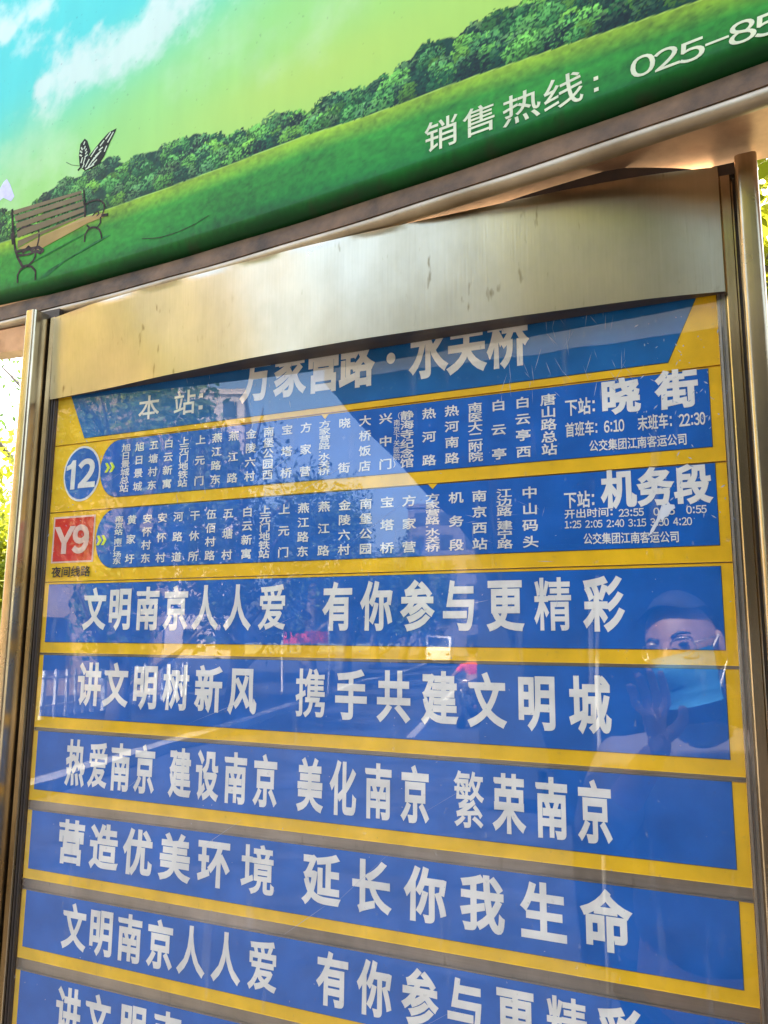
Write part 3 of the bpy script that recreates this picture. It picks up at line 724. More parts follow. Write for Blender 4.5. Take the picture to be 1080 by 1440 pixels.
adstroke(mb, [(-.1002, 2.1726), (-.1016, 2.1852), (-.0960, 2.1930), (-.084, 2.1955), (-.072, 2.1923), (-.0630, 2.1830), (-.062, 2.1696)], .0036, e)
adstroke(mb, [(-.0927, 2.1967), (-.0790, 2.1962), (-.0700, 2.2010), (-.0662, 2.2081), (-.0671, 2.2158)], .0036, e + .00002)
adstroke(mb, [(-.110, 2.2581), (-.100, 2.2612), (-.0872, 2.2606), (-.0760, 2.2585), (-.0687, 2.2543), (-.0635, 2.2480), (-.0615, 2.2413), (-.0615, 2.2330), (-.0635, 2.2240), (-.0671, 2.2158), (-.0750, 2.2140), (-.0845, 2.2139), (-.0953, 2.2152), (-.1053, 2.2175)], .0034, e + .00004)
adstroke(mb, [(-.1064, 2.2235), (-.0861, 2.2225), (-.0604, 2.2205), (-.0500, 2.2130), (-.0560, 2.2105), (-.0640, 2.2150)], .0050, e + .00006)
adstroke(mb, [(-.0940, 2.2190), (-.0830, 2.2260), (-.0730, 2.2170)], .0050, e + .00008)
mb.build('bench_print_iron_end', 'print_dark', adv); mb = MB()
adstroke(mb, [(.0317, 2.2662), (.0390, 2.2682), (.047, 2.2680), (.0565, 2.2668), (.0639, 2.2624), (.0690, 2.2570), (.0706, 2.2515), (.0677, 2.2430)], .0028, e)
adstroke(mb, [(.0460, 2.2420), (.0510, 2.2470), (.058, 2.2490), (.0600, 2.2440), (.0560, 2.2420)], .0024, e + .00002)
adstroke(mb, [(.0260, 2.2900), (.0300, 2.2640), (.0325, 2.2470)], .0034, e)
adstroke(mb, [(.0660, 2.2400), (.0775, 2.2385)], .0044, e)
adstroke(mb, [(.0348, 2.2075), (.035, 2.2184), (.0414, 2.226), (.0485, 2.2262), (.0556, 2.2244), (.0630, 2.2190), (.0670, 2.2120), (.0689, 2.2049)], .0030, e + .00003)
adstroke(mb, [(.0374, 2.2320), (.0437, 2.2264)], .0028, e); adstroke(mb, [(.0580, 2.2229), (.0644, 2.2295), (.0638, 2.2380)], .0028, e)
mb.build('bench_print_iron_end', 'print_dark', adv)
mb = MB(); adstroke(mb, [(-.0703, 2.1995), (.0337, 2.2196)], .0016, .0007); mb.build('bench_print_rod', MT['print_shade'], adv)
# printed butterflies
MT['print_wing'] = mat('printed_wing', (.03, .03, .022), .6, spec=.08); MT['print_wing_light'] = mat('printed_wing_light', (.55, .60, .38), .5)
MT['print_lilac'] = mat('printed_lilac', (.55, .50, .72), .5, col2=(.72, .72, .80), nscale=40)
W1 = [(.0132, 2.3316), (.0098, 2.3504), (.0114, 2.3678), (.0197, 2.3743), (.0259, 2.3686), (.0340, 2.3497), (.0299, 2.3420), (.0197, 2.3311)]
W2 = [(.0168, 2.3281), (.0209, 2.3358), (.0359, 2.3466), (.0537, 2.3602), (.0687, 2.3694), (.0841, 2.3709), (.0815, 2.3654), (.0732, 2.3530), (.0624, 2.3325), (.0538, 2.3238), (.0383, 2.3208), (.0255, 2.3206)]
mb = MB(); adshape(mb, W1, .0003); adshape(mb, W2, .0004); adstroke(mb, [(.0132, 2.3320), (-.0036, 2.3383), (-.0159, 2.3463)], .0007, .0003); adstroke(mb, [(.0110, 2.3260), (.0155, 2.3290), (.0168, 2.3350)], .0035, .0005)
bf = mb.build('butterfly_print', 'print_wing', adv)
mb = MB()
for k, (a, b, l, an) in enumerate([(.0196, 2.3667, .004, 70), (.0211, 2.3592, .004, 60), (.024, 2.3546, .003, 60), (.0252, 2.3497, .004, 50), (.0257, 2.3445, .005, 20), (.0155, 2.359, .005, 120), (.0143, 2.3542, .005, 140), (.0141, 2.3486, .005, 150), (.0223, 2.3379, .008, 70), (.0170, 2.3400, .008, 75), (.0566, 2.3555, .009, 40), (.045, 2.3500, .007, 35), (.0549, 2.3473, .007, 20), (.0500, 2.3410, .012, 25), (.0645, 2.3444, .008, 65), (.0391, 2.3440, .010, 45), (.0460, 2.3368, .014, 35), (.0373, 2.3311, .016, 45), (.0438, 2.3292, .010, 30), (.0348, 2.3243, .016, 10), (.0730, 2.3600, .016, 52), (.0680, 2.3640, .012, 42), (.0290, 2.3320, .012, 55), (.0210, 2.3300, .006, 60)]):
    c, s = math.cos(R(an)) * l / 2, math.sin(R(an)) * l / 2; adstroke(mb, [(a - c, b - s), (a + c, b + s)], .0023, .0008 + k * 1e-5)
mb.build('wing_marking', 'print_wing_light', bf)
mb = MB(); adshape(mb, [(-.1660, 2.330), (-.1600, 2.318), (-.1489, 2.3227), (-.1305, 2.3121), (-.1240, 2.3190), (-.1277, 2.3260), (-.1360, 2.3420), (-.1446, 2.3537), (-.1520, 2.3500)], .0004); mb.build('pale_butterfly_print', 'print_lilac', adv)
mb = MB(); adstroke(mb, [(.1468, 2.185), (.1797, 2.1785), (.2112, 2.1785), (.2417, 2.1824), (.2643, 2.1884)], .0009, .0005); mb.build('dry_twig', 'print_dark', adv)
# trim strip, round pipe and underside following the bowed face
UU = list(np.linspace(AX0, AX1, 90))
def sweep(name, prof, m, smooth=True, ang=40):
    V = []; F = []; n = len(prof)
    for u in UU:
        dd = float(dad(u)); 
        for e, z in prof: V.append((u, -(dd + e), z + .0004 * math.sin(u * 31 + z * 90)))
    for i in range(len(UU) - 1):
        for j in range(n - 1): F.append((i * n + j, i * n + j + 1, (i + 1) * n + j + 1, (i + 1) * n + j))
    return smooth_build((V, F), name, m, adv, ang=ang)
sweep('lower_trim', [(-.022, 2.1500), (-.0125, 2.1480), (-.0105, 2.1465), (-.0060, 2.1290), (-.0050, 2.1220), (-.0080, 2.1212)], 'trim')
sweep('edge_pipe', [(-.010 + .0095 * math.cos(a) , 2.1135 + .0078 * math.sin(a)) for a in np.linspace(R(100), R(-110), 12)], 'pipe')
V = []; F = []
zc_ = 2.1170
for u in UU:
    V += [(u, -(float(dad(u)) - .008), zc_), (u, .012, zc_ + .004), (u, .012, 2.16)]
for i in range(len(UU) - 1):
    for j in (0, 1): F.append((3 * i + j, 3 * i + j + 1, 3 * i + 3 + j + 1, 3 * i + 3 + j))
smooth_build((V, F), 'underside_panel', 'soffit', adv)
mb = MB(); mb.box((AX0, .0125, 2.160), (AX1, .055, ATOP + .012), .004); mb.build('casing', 'rail', adv)
mb = MB()
for x in (AX0 - .004, AX1 - .016): mb.box((x, -(float(dad(x)) + .006), 2.108), (x + .02, .0120, ATOP + .012))
mb.build('end_cap', 'pipe', adv)
# wedge bracket welded to the left post
mb = MB(); P = [(-.36, 2.0800), (-.045, 2.0640), (-.045, 2.1040), (-.36, 2.1050)]
mb.add([(u, .004, z) for u, z in P] + [(u, .030, z) for u, z in P], [(0, 1, 2, 3), (7, 6, 5, 4), (0, 4, 5, 1), (1, 5, 6, 2), (2, 6, 7, 3), (3, 7, 4, 0)])
mb.build('bracket', 'soffit', adv)

# ================================================================== SETTING
def sheet(name, x0, x1, y0, y1, z, m):
    o = mesh(name, [(x0, y0, z), (x1, y0, z), (x1, y1, z), (x0, y1, z)], [(0, 1, 2, 3)], m); o['kind'] = 'structure'; return o
sheet('ground', -300, 300, -300, 300, -.16, 'soil')
mb = MB(); mb.box((-40, -3.2, -.158), (40, 2.2, 0)); o = mb.build('pavement', 'paving'); o['kind'] = 'structure'
# road runs away from the sign, leaning left; kerb and far pavement on its left
def road_pt(s, t): # s metres along, t metres to the left of the kerb line
    dx, dy = -.274, -.962
    return (-7.6 + dx * (s) - .962 * t, -10 + dy * s + .274 * t)
def ribbon(t0, t1, z0, z1, s0=-11, s1=120):
    a, b, c, d = road_pt(s0, t0), road_pt(s0, t1), road_pt(s1, t1), road_pt(s1, t0)
    V = [(*p, z0) for p in (a, b, c, d)] + [(*p, z1) for p in (a, b, c, d)]
    return V, [(3, 2, 1, 0), (4, 5, 6, 7), (0, 1, 5, 4), (1, 2, 6, 5), (2, 3, 7, 6), (3, 0, 4, 7)]
o = mesh('road', [(-40, -3.2, -.15), (40, -3.2, -.15), (40, -140, -.15), (-60, -140, -.15)], [(0, 3, 2, 1)], 'asphalt'); o['kind'] = 'structure'
o = mesh('kerb', *ribbon(0, .25, -.149, .0), 'kerb'); o['kind'] = 'structure'
o = mesh('far_pavement', *ribbon(.25, 4.2, -.149, -.004), 'paving'); o['kind'] = 'structure'
mb = MB()
for k in range(9):
    s = 2 + k * 9; a, b, c, d = [road_pt(s + q, t) for q, t in ((0, -3.6), (0, -3.45), (4, -3.45), (4, -3.6))]
    mb.add([(*p, -.146) for p in (a, b, c, d)], [(0, 1, 2, 3)])
o = mb.build('lane_marking', 'kerb'); o['kind'] = 'structure'
for f in o.data.polygons: pass

# trees ------------------------------------------------------------
def leaves(n, c, r, size, seed, flat=.8, clumps=26):
    g = np.random.default_rng(seed)
    cc = g.normal(size=(clumps, 3)); cc /= np.linalg.norm(cc, axis=1)[:, None]; cc *= (g.random(clumps) ** .4)[:, None]
    k = g.integers(clumps, size=n); p = g.normal(size=(n, 3)); p /= np.linalg.norm(p, axis=1)[:, None]
    p = cc[k] * .78 + p * (g.random(n) ** .5)[:, None] * g.uniform(.20, .36, clumps)[k][:, None]
    P = np.array(c) + p * np.array(r)
    a = g.normal(size=(n, 3)); a /= np.linalg.norm(a, axis=1)[:, None]; b = np.cross(a, g.normal(size=(n, 3))); b /= np.linalg.norm(b, axis=1)[:, None]
    s = size * g.uniform(.6, 1.3, n)[:, None]
    V = np.stack([P - a * s, P - b * s * .45 + a * s * .1, P + a * s, P + b * s * .45 + a * s * .1], 1).reshape(-1, 3)
    return V
def leafmesh(name, V, m, parent):
    off = np.array(wloc(parent)); V = V - off; n = len(V) // 4
    me = bpy.data.meshes.new(name); me.vertices.add(len(V)); me.vertices.foreach_set('co', V.ravel())
    me.loops.add(n * 4); me.loops.foreach_set('vertex_index', np.arange(n * 4)); me.polygons.add(n)
    me.polygons.foreach_set('loop_start', np.arange(0, n * 4, 4)); me.polygons.foreach_set('loop_total', np.full(n, 4)); me.update(calc_edges=True)
    me.materials.append(MT[m]); o = bpy.data.objects.new(name, me); COL.objects.link(o); o.parent = parent; return o
def tree(x, y, h, rad, m, label, seed, n=6000, leaf=.07, low=.35, group=None, name='street_tree'):
    t = empty(name, (x, y, 0), label, 'tree', group); g = random.Random(seed)
    mb = MB(); top = h * .75
    pts = [(x + g.uniform(-.1, .1) * i / 3, y + g.uniform(-.1, .1) * i / 3, -.1 + top * i / 6) for i in range(7)]
    tr = .035 * h ** .9
    mb.tube(pts, [tr * (1.25 if i == 0 else 1 - i * .12) for i in range(7)], 10)
    for k in range(9):
        z0 = h * (low + (.72 - low) * k / 9); a = g.uniform(0, 6.28); l = rad * g.uniform(.5, .85)
        p0 = (x, y, z0); p1 = (x + math.cos(a) * l * .5, y + math.sin(a) * l * .5, z0 + l * .35); p2 = (x + math.cos(a) * l, y + math.sin(a) * l, z0 + l * .8)
        mb.tube([p0, p1, p2], [tr * .42, tr * .25, tr * .08], 6)
    mb.build('trunk', 'bark', t, True)
    hz = h * (1 - low) / 2
    leafmesh('crown', leaves(n, (x, y, h * low + hz), (rad, rad, hz * 1.05), leaf, seed), m, t); return t
# behind the sign: seen past the posts
BG = 'trees behind the bus stop board'
tree(-4.9, 4.6, 3.9, 1.5, 'leaf_y', 'bright yellow-green tree glowing in the sun left of the left post', 1, 26000, .045, .22)
tree(-8.8, 8.5, 7.8, 2.2, 'leaf_g', 'sparse green tree against white sky beyond the left post', 2, 3200, .055, .45)
tree(-7.4, 5.6, 3.6, 1.7, 'leaf_g', 'low green tree filling the lower left edge beyond the post', 3, 9000, .055, .08)
tree(1.95, 4.2, 5.6, 1.25, 'leaf_y', 'yellow-green tree in the narrow gap right of the right post', 4, 12000, .050, .30)
tree(3.4, 8.5, 9.0, 2.6, 'leaf_g', 'tall green tree behind the yellow one at the right edge', 5, 7000, .07, .3)
tree(.8, 4.3, 6.2, 2.2, 'leaf_y', 'broad yellow-leaved tree reaching over the bus stop board from behind', 7, 9000, .08, .40)
tree(-2.0, 9.5, 6.5, 2.6, 'leaf_g', 'green tree standing directly behind the bus stop board', 6, 5000, .09, .3)
# across and along the road: these show in the glass
RT = 'trees along the far pavement of the road'
k = 0
for s, t_, h, rad, m in ((1, 1.6, 7.5, 2.6, 'leaf_g'), (8, 1.8, 8.5, 2.8, 'leaf_d'), (15, 1.5, 8.0, 2.7, 'leaf_g'), (23, 1.6, 9.0, 3.0, 'leaf_d'), (32, 1.7, 8.5, 3.0, 'leaf_g'), (42, 1.6, 9.5, 3.2, 'leaf_d'), (54, 1.6, 9.5, 3.4, 'leaf_g'), (68, 1.6, 10, 3.6, 'leaf_d')):
    x, y = road_pt(s, t_); tree(x, y, h, rad, m, ('first', 'second', 'third', 'fourth', 'fifth', 'sixth', 'seventh', 'farthest')[k] + ' street tree along the far pavement, mirrored as foliage in the glass', 20 + k, 6000 if s < 30 else 3500, .10 if s < 30 else .16, .08, RT); k += 1
for i, (x, y, h, rad) in enumerate(((-15, -5, 9, 3), (-13, -11, 10, 3.4), (-22, -26, 11, 4), (-12.5, 2, 8, 2.6))):
    tree(x, y, h * 1.2, rad, ('leaf_y', 'leaf_y', 'leaf_g', 'leaf_y')[i], ('yellow street tree left of the white fence', 'tall yellow street tree behind the white fence', 'green broad street tree far beyond the white fence', 'yellow street tree level with the bus stop board')[i], 50 + i, 4500, .12, .25, 'broad trees beyond the white fence')
tree(1.3, -14.0, 15.0, 4.2, 'leaf_g', 'big green tree beside the shelter, mirrored in the right of the header', 60, 15000, .17, .35)
tree(-.35, -9.4, 9.8, 1.5, 'leaf_y', 'yellow-leaved tree beyond the shelter, mirrored as a yellow band in the header', 61, 9000, .13, .40)
tree(5.6, -12.5, 14.0, 3.6, 'leaf_d', 'dark green tree behind the shelter wall, mirrored in the header', 62, 12000, .17, .35)

# buildings seen only in the glass
def building(x, y, wx, wy, h, m, label, rot, fl=6, win=5):
    t = empty('apartment_building', (x, y, 0), label, 'building'); t.rotation_euler = (0, 0, rot)
    def part(name, mb, mm):
        o = mesh(name, mb.V, mb.F, mm); o.parent = t; return o
    part('wall', MB().box((-wx / 2, -wy / 2, -.2), (wx / 2, wy / 2, h)), m)
    part('parapet', MB().box((-wx / 2 - .15, -wy / 2 - .15, h), (wx / 2 + .15, wy / 2 + .15, h + .5)), m)
    fh = h / fl
    first = None
    for f in range(fl):
        for i in range(win):
            if first is None: mdat = MB().box((-.7, 0, -.8), (.7, .06, .8)); first = part('window', mdat, 'window'); o = first
            else: o = first.copy(); COL.objects.link(o)
            o.location = (-wx / 2 + wx * (i + .5) / win, wy / 2 + .003, fh * (f + .5)); o.parent = t
    return t
building(-47, -62, 8, 12, 24, 'wall', 'pale pink apartment tower mirrored as a light column in the glass', R(-32), 8, 3)
MT['ochre'] = mat('ochre_render', (.60, .43, .26), .9, col2=(.52, .37, .22), nscale=.5)
building(-25, -15, 18, 9, 17, 'ochre', 'unseen ochre apartment block added to mirror as the warm glow at the left of the header', R(-58), 6, 7)  # block added out of view for the gold reflection in the header
building(-60, -38, 22, 12, 15, 'wall2', 'long grey apartment block behind the trees across the road', R(-50), 5, 9)
building(-22, -95, 30, 12, 17, 'wall2', 'wide grey block closing the far end of the road', R(-15), 6, 10)

# bus shelter behind the photographer: roof sheet, dark end wall, posts
sh = empty('bus_shelter', (1.2, -4.6, 0), 'dark bus shelter behind the photographer, mirrored as the clear dark right half of the glass', 'bus shelter')
rp = [(-.60, -1.87), (-1.80, -7.60), (4.6, -7.60), (4.6, -1.87)]
mb = MB(); mb.add([(x, y, 2.65) for x, y in rp] + [(x, y, 2.74) for x, y in rp], [(0, 1, 2, 3), (7, 6, 5, 4), (0, 4, 5, 1), (1, 5, 6, 2), (2, 6, 7, 3), (3, 7, 4, 0)]); mb.build('roof', 'roofdark', sh)
mb = MB(); mb.box((-1.80, -7.66, .02), (4.6, -7.58, 2.648)); mb.build('end_wall', 'shelter', sh)
for x, y in ((-.62, -2.0), (4.5, -2.0), (4.5, -7.5)):
    MB().box((x - .04, y - .04, -.15), (x + .04, y + .04, 2.648), .01).build('roof_post', 'shelter', sh) if x > 0 else None
for k, x in enumerate((-.55, .05, .62)):
    MB().box((x, -7.575, 1.2), (x + (.05 if k != 1 else .12), -7.560, 2.2 - k * .2), .004).build('wall_strip', 'whitepaint', sh)
MB().box((-1.2, -7.3, .42), (3.8, -6.9, .47), .01).build('bench_seat', 'shelter', sh)
for x in (-1.0, 1.3, 3.6): MB().box((x, -7.2, -.0), (x + .05, -7.0, .419)).build('bench_leg', 'shelter', sh)

pl = empty('white_pole', (.30, -2.7, 0), 'thin white pole in front of the shelter, mirrored as a pale vertical streak', 'pole')
mb = MB(); mb.tube([(.30, -2.7, 0), (.30, -2.7, 1.0), (.315, -2.7, 1.93)], .009, 10); mb.build('tube', 'kerb', pl, True)
MB().box((.24, -2.76, 0), (.36, -2.64, .02), .004).build('base_plate', 'shelter', pl)

# white picket fence along the far pavement
fe = empty('white_fence', (*road_pt(-2, 3.6), 0), 'low white picket fence across the road, mirrored at the left of the second slogan plate', 'fence')
pk = None
for i in range(46):
    x, y = road_pt(-9 + i * .42, 3.9)
    if pk is None:
        o = MB().box((x - .03, y - .03, -.0), (x + .03, y + .03, .95)).build('picket', 'whitepaint', fe); pk = o; p0 = (x, y)
    else:
        o = pk.copy(); COL.objects.link(o); o.location = (x - p0[0], y - p0[1], 0); o.parent = fe
for z in (.25, .80):
    a, b = road_pt(-9.2, 3.9), road_pt(10.2, 3.9); MB().tube([(*a, z), (*b, z)], .022, 6).build('fence_rail', 'whitepaint', fe)

# red banner on two poles
bx, by = road_pt(12, .9)
bn = empty('red_banner', (bx, by, 0), 'small red banner strung between two poles across the road', 'banner')
mb = MB(); mb.box((bx - .7, by - .01, 1.50), (bx + .7, by + .01, 1.86)); mb.build('banner_cloth', 'redpaint', bn)
for q in (-.74, .74): MB().tube([(bx + q, by, -.15), (bx + q, by, 2.1)], .03, 8).build('pole', 'whitepaint', bn)

# white van parked far along the kerb
vx, vy = road_pt(44, -.9)
van = empty('parked_van', (vx, vy, -.15), 'white van parked along the far kerb, mirrored small in the glass', 'van'); van.rotation_euler = (0, 0, R(-16))
def vpart(name, mb, m): o = mesh(name, mb.V, mb.F, m); o.parent = van; return o
prof = [(-.0, .45), (0, 1.1), (.5, 1.35), (1.0, 2.0), (1.3, 2.1), (4.7, 2.1), (4.9, 1.9), (4.9, .45)]
mb = MB(); n = len(prof); mb.add([(-.9, 2.4 - a, z) for a, z in prof] + [(.9, 2.4 - a, z) for a, z in prof], [tuple(range(n)), tuple(range(2 * n - 1, n - 1, -1))] + [(i, i + n, (i + 1) % n + n, (i + 1) % n) for i in range(n)]); vpart('body', mb, 'whitepaint')
mb = MB(); mb.add([(-.78, 1.93, 1.40), (.78, 1.93, 1.40), (.74, 1.46, 1.98), (-.74, 1.46, 1.98)], [(0, 1, 2, 3)]); vpart('windscreen', mb, 'window')
for sx in (-.86, .86):
    for yy in (1.5, -1.6):
        mb = MB(); mb.tube([(sx - .1, yy, .33), (sx + .1, yy, .33)], .33, 18); vpart('wheel', mb, 'rubber')
    mb = MB(); mb.box((sx * .8 - .12, 2.395, .75), (sx * .8 + .12, 2.42, .95), .02); vpart('headlight', mb, 'frame')

# ------------------------------------------------------------------ people
def skin_mesh(name, verts, edges, radii, m, parent, root=0, sub=2):
    me = bpy.data.meshes.new(name); off = wloc(parent)
    me.from_pydata([tuple(Vector(v) - off) for v in verts], edges, []); o = bpy.data.objects.new(name, me); COL.objects.link(o)
    sk = o.modifiers.new('s', 'SKIN'); sk.use_smooth_shade = True; sk.branch_smoothing = .4
    for i, v in enumerate(me.skin_vertices[0].data):
        r_ = radii[i]; v.radius = r_ if isinstance(r_, tuple) else (r_, r_); v.use_root = (i == root)
    su = o.modifiers.new('u', 'SUBSURF'); su.levels = sub; su.render_levels = sub
    bpy.context.view_layer.update()
    me2 = bpy.data.meshes.new_from_object(o.evaluated_get(DG())); bpy.data.objects.remove(o)
    me2.name = name; me2.materials.clear(); me2.materials.append(MT[m]); me2.polygons.foreach_set('use_smooth', [True] * len(me2.polygons))
    o = bpy.data.objects.new(name, me2); COL.objects.link(o); o.parent = parent; return o
PX, PY = .770, -1.15
per = empty('person', (PX, PY, 0), 'masked person with glasses holding up a phone, mirrored in the right of the glass', 'person')
# body: head, neck, torso, legs, arms in one surface
HC = Vector((.745, -1.085, 1.632))
EL_R, WR_R = Vector((1.00, -1.06, 1.27)), Vector((.905, -.885, 1.500))
EL_L, WR_L = Vector((.560, -1.02, 1.22)), Vector((.700, -.900, 1.440))
bv = [(PX, PY, .96), (PX, PY - .005, 1.12), (PX, PY, 1.30), (PX, PY, 1.40), (HC.x, PY + .02, 1.475), (HC.x, HC.y - .02, 1.535),      # 0-5 pelvis..neck
      (PX + .165, PY, 1.375), EL_R, WR_R, (PX - .165, PY, 1.375), EL_L, WR_L,                                      # 6-11 arms
      (PX + .10, PY, .90), (PX + .11, PY + .02, .50), (PX + .11, PY, .10), (PX + .12, PY + .14, .045), (PX - .10, PY, .90), (PX - .11, PY + .02, .50), (PX - .11, PY, .10), (PX - .12, PY + .14, .045)]
be = [(0, 1), (1, 2), (2, 3), (3, 4), (4, 5), (3, 6), (6, 7), (7, 8), (3, 9), (9, 10), (10, 11), (0, 12), (12, 13), (13, 14), (14, 15), (0, 16), (16, 17), (17, 18), (18, 19)]
brd = [(.17, .12), (.15, .11), (.17, .12), (.12, .10), .056, .05, .068, .044, .028, .068, .044, .028, .085, .058, .04, .035, .085, .058, .04, .035]
skin_mesh('body', bv, be, brd, 'skin', per)
# shirt over torso and sleeves to the elbow-forearm
sv = [(PX, PY, .93), (PX, PY, 1.12), (PX, PY, 1.30), (PX, PY, 1.395), (HC.x + .004, PY + .012, 1.455), (PX + .17, PY, 1.375), EL_R, EL_R.lerp(WR_R, .55), (PX - .17, PY, 1.375), EL_L, EL_L.lerp(WR_L, .55)]
skin_mesh('shirt', sv, [(0, 1), (1, 2), (2, 3), (3, 4), (3, 5), (5, 6), (6, 7), (3, 8), (8, 9), (9, 10)], [(.185, .135), (.17, .13), (.185, .14), (.135, .12), .072, .082, .062, .052, .082, .062, .052], 'shirt', per)
tv = [(PX, PY, .98), (PX + .10, PY, .88), (PX + .11, PY + .02, .50), (PX + .11, PY, .12), (PX - .10, PY, .88), (PX - .11, PY + .02, .50), (PX - .11, PY, .12)]
skin_mesh('trousers', tv, [(0, 1), (1, 2), (2, 3), (0, 4), (4, 5), (5, 6)], [(.18, .13), .105, .078, .062, .105, .078, .062], 'trouser', per)
# head
def headfn(p):
    x, y, z = p
    if z < 0: x *= 1 - .28 * min(1, -z / .115) ** 1.5; y = y * (1 - .10 * min(1, -z / .115)) + (.006 if y > 0 else .018 * min(1, -z / .115))
    if y > 0: y *= .96
    return Vector((x, y, z))
mb = MB(); mb.ell(HC, (.076, .094, .115), 32, 24, headfn)
hd = mb.build('head', 'skin', per, True)
mb = MB(); mb.tube([HC + Vector((0, .088, .020)), HC + Vector((0, .104, -.012)), HC + Vector((0, .110, -.026)), HC + Vector((0, .095, -.034))], [.008, .012, .015, .010], 10); mb.build('nose', 'skin', hd, True)
for s in (-1, 1):
    mb = MB(); mb.ell(HC + Vector((s * .078, -.004, -.010)), (.010, .018, .032), 12, 10); mb.build('ear', 'skin', hd, True)
    mb = MB(); mb.ell(HC + Vector((s * .032, .083, .010)), (.011, .007, .0045), 12, 8); mb.build('eye', 'lens', hd, True)
    mb = MB(); mb.tube([HC + Vector((s * .014, .090, .028)), HC + Vector((s * .032, .088, .034)), HC + Vector((s * .050, .076, .028))], [.003, .004, .002], 6); mb.build('eyebrow', 'hair', hd, True)
def hairfn(p):
    x, y, z = p
    if y > -.005: z = max(z, .082 + .012 * math.cos(x * 45) - .35 * max(0, .03 - y)); y *= .97
    elif z < -.05: z = -.05 - (-.05 - z) * .3
    return Vector((x * 1.0, y, z))
mb = MB(); mb.ell(HC + Vector((0, -.006, .006)), (.084, .103, .122), 32, 22, hairfn); mb.build('hair', 'hair', per, True)
# mask: pleated sheet over nose and chin, ear loops
V = []; F = []; nu, nz = 18, 10
for j in range(nz + 1):
    for i in range(nu + 1):
        a = R(-64 + 128 * i / nu); s = j / nz; z = -.118 + .112 * s
        rx = .073 * (1 - .20 * (1 - s)); ry = .098 + .020 * math.exp(-((s - .72) / .3) ** 2) * math.cos(a) ** 4 - .012 * (1 - s)
        rip = .0042 * (abs(((s * 4) % 1) - .5) * 2)
        V.append(HC + Vector((math.sin(a) * (rx + .008 + rip), math.cos(a) * (ry + .006 + rip), z)))
for j in range(nz):
    for i in range(nu): a = j * (nu + 1) + i; F.append((a, a + 1, a + nu + 2, a + nu + 1))
mk = mesh('face_mask', V, F, 'mask', per, True)
for s in (-1, 1):
    mb = MB(); mb.tube([HC + Vector((s * .070, .045, -.014)), HC + Vector((s * .083, .010, .012)), HC + Vector((s * .084, -.016, -.006)), HC + Vector((s * .079, -.006, -.045)), HC + Vector((s * .062, .045, -.095))], .0018, 6); mb.build('ear_loop', 'whitepaint', mk)
gl_ = MB()
for s in (-1, 1):
    gl_.tube([HC + Vector((s * .033 + .026 * math.cos(a), .104 - .010 * abs(math.cos(a)), .004 + .020 * math.sin(a))) for a in np.linspace(0, 2 * math.pi, 20)], .0014, 6, False)
    gl_.tube([HC + Vector((s * .059, .094, .008)), HC + Vector((s * .080, .020, .010)), HC + Vector((s * .082, -.018, .000))], .0014, 6)
gl_.tube([HC + Vector((-.008, .104, .008)), HC + Vector((.008, .104, .008))], .0014, 6); gl_.build('glasses', 'frame', per, True)
_rot = Matrix.Translation(HC - wloc(per)) @ (Matrix.Rotation(R(18), 4, 'Z') @ Matrix.Rotation(R(-13), 4, 'Y') @ Matrix.Rotation(R(-6), 4, 'X')) @ Matrix.Translation(-(HC - wloc(per)))
for o in per.children:
    if o.name.split('.')[0] in ('head', 'hair', 'face_mask', 'glasses'): o.matrix_local = _rot
# hands: palm and five fingers each, in one skinned surface
def hand(wrist, dirn, side, curl, s=1.0):
    """dirn: fingers' direction; side: direction across the palm to the thumb; the palm faces dirn x side"""
    f = Vector(dirn).normalized(); sd_ = Vector(side); sd_ = (sd_ - f * sd_.dot(f)).normalized(); n_ = f.cross(sd_).normalized()
    V = [wrist - f * .03, wrist + f * .012, wrist + f * .045]; E = [(0, 1), (1, 2)]; RR = [.026, (.030, .018), (.034, .014)]
    for k, (off, ln) in enumerate(((.030, .072), (.010, .080), (-.010, .075), (-.029, .058))):
        b0 = wrist + f * .082 + sd_ * off * s; i = len(V); V.append(b0); E.append((2, i)); RR.append(.0105)
        ang = 0; p_ = b0
        for q in range(3):
            ang += curl[k] * (.5 if q == 0 else .75); dv = (f * math.cos(ang) + n_ * math.sin(ang)); p_ = p_ + dv * ln * (.42, .32, .26)[q]
            V.append(p_); E.append((len(V) - 2, len(V) - 1)); RR.append((.0092, .0084, .0070)[q])
    i = len(V); V.append(wrist + f * .028 + sd_ * .036); E.append((1, i)); RR.append(.014)
    d1 = (f * .75 + sd_ * .65 + n_ * .25).normalized(); V.append(V[i] + d1 * .035); E.append((i, i + 1)); RR.append(.0105)
    d2 = (f * .95 + sd_ * .15 + n_ * .4).normalized(); V.append(V[i + 1] + d2 * .030); E.append((i + 1, i + 2)); RR.append(.0085)
    return V, E, RR
V, E_, RR = hand(WR_L, (-.10, .10, .95), (1, .15, .1), (.25, .3, .4, .55)); skin_mesh('hand', V, E_, RR, 'skin', per, 0, 2)
V, E_, RR = hand(WR_R, (-.12, .42, .60), (-1, .2, .25), (.75, .8, .85, .9)); skin_mesh('hand', V, E_, RR, 'skin', per, 0, 2)
for s in (-1, 1): MB().box((PX + s * .12 - .045, PY - .10, .0), (PX + s * .12 + .045, PY + .17, .08), .02).build('shoe', 'rubber', per, True)

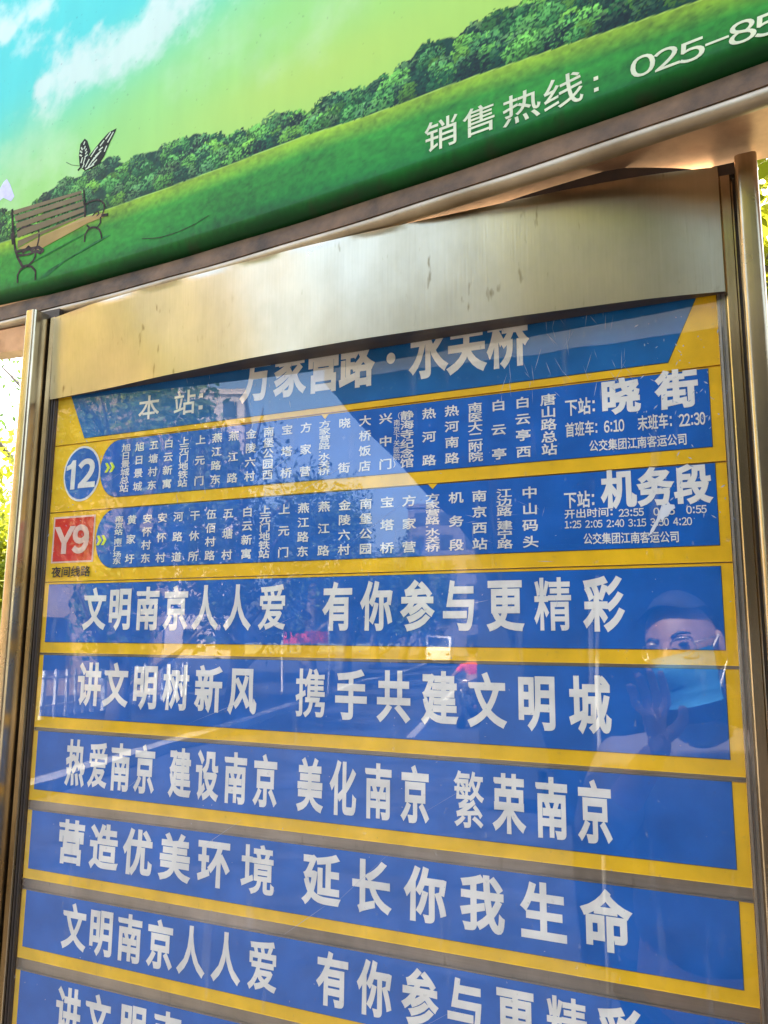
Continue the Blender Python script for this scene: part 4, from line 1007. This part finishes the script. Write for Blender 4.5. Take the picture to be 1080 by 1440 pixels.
# phone held by the person, its lens where the picture is taken from
ph = empty('phone', tuple(CAM), 'dark smartphone held upright in the right hand of the masked person', 'phone')
q = M.to_3x3()
def pb(a, b, c, name, m, par):
    mb = MB(); mb.box(a, b, c); V = [CAM + q @ Vector(v) for v in mb.V]; return mesh(name, V, mb.F, m, par)
pb((-.016, -.142, .0035), (.058, .014, .0115), .002, 'body', 'phone', ph)
mb = MB()
for dx, dy in ((0, -.026), (.020, -.012), (.020, -.034)):
    mb.tube([CAM + q @ Vector((dx, dy, .0034)), CAM + q @ Vector((dx, dy, .0020))], .006, 16)
mb.build('lens', 'lens', ph)

# scooter rider in red, far along the road
sx_, sy_ = -4.35, -15.2
rd = empty('scooter', (sx_, sy_, -.15), 'small dark motor scooter ridden along the road by a person in red', 'scooter')
mb = MB(); mb.tube([(sx_, sy_ - .55, .12), (sx_, sy_ - .55, .121)], .01, 6); mb.V = []; mb.F = []
mb.tube([(sx_, sy_ + .55, .65), (sx_, sy_ + .45, .25), (sx_, sy_ + .1, .12), (sx_, sy_ - .25, .25), (sx_, sy_ - .6, .55)], [.06, .09, .10, .14, .10], 10); mb.build('body', 'phone', rd, True)
for yy in (.62, -.58):
    mb = MB(); mb.tube([(sx_ - .045, sy_ + yy, .08), (sx_ + .045, sy_ + yy, .08)], .22, 20); mb.build('wheel', 'rubber', rd, True)
mb = MB(); mb.tube([(sx_ - .3, sy_ + .42, .86), (sx_, sy_ + .5, .80), (sx_ + .3, sy_ + .42, .86)], .02, 8); mb.build('handlebar', 'frame', rd, True)
mb = MB(); mb.box((sx_ - .12, sy_ - .55, .52), (sx_ + .12, sy_ + .02, .62), .03); mb.build('seat', 'rubber', rd, True)
rr = empty('person', (sx_, sy_ - .2, .6), 'person in a red jacket riding the scooter, mirrored as a small red figure', 'person')
hv = [(sx_, sy_ - .22, .68), (sx_, sy_ - .18, .95), (sx_, sy_ - .12, 1.15), (sx_, sy_ - .10, 1.27), (sx_, sy_ - .08, 1.40), (sx_ + .18, sy_ - .08, 1.10), (sx_ + .26, sy_ + .12, .95), (sx_ + .27, sy_ + .38, .88), (sx_ - .18, sy_ - .08, 1.10), (sx_ - .26, sy_ + .12, .95), (sx_ - .27, sy_ + .38, .88),
      (sx_ + .12, sy_ + .22, .62), (sx_ + .12, sy_ + .22, .20), (sx_ - .12, sy_ + .22, .62), (sx_ - .12, sy_ + .22, .20)]
skin_mesh('body', hv, [(0, 1), (1, 2), (2, 3), (3, 4), (2, 5), (5, 6), (6, 7), (2, 8), (8, 9), (9, 10), (0, 11), (11, 12), (0, 13), (13, 14)], [.15, .14, .14, .055, .09, .06, .045, .035, .06, .045, .035, .08, .05, .08, .05], 'skin', rr)
skin_mesh('jacket', [hv[0], hv[1], hv[2], (sx_, sy_ - .11, 1.22), hv[5], hv[6], hv[8], hv[9]], [(0, 1), (1, 2), (2, 3), (2, 4), (4, 5), (2, 6), (6, 7)], [.17, .165, .165, .08, .08, .062, .08, .062], 'redpaint', rr)
skin_mesh('trousers', [hv[0], hv[11], (sx_ + .12, sy_ + .22, .28), hv[13], (sx_ - .12, sy_ + .22, .28)], [(0, 1), (1, 2), (0, 3), (3, 4)], [.16, .095, .065, .095, .065], 'trouser', rr)
mb = MB(); mb.ell((sx_, sy_ - .08, 1.46), (.105, .12, .125), 16, 12); mb.build('hair', 'hair', rr, True)
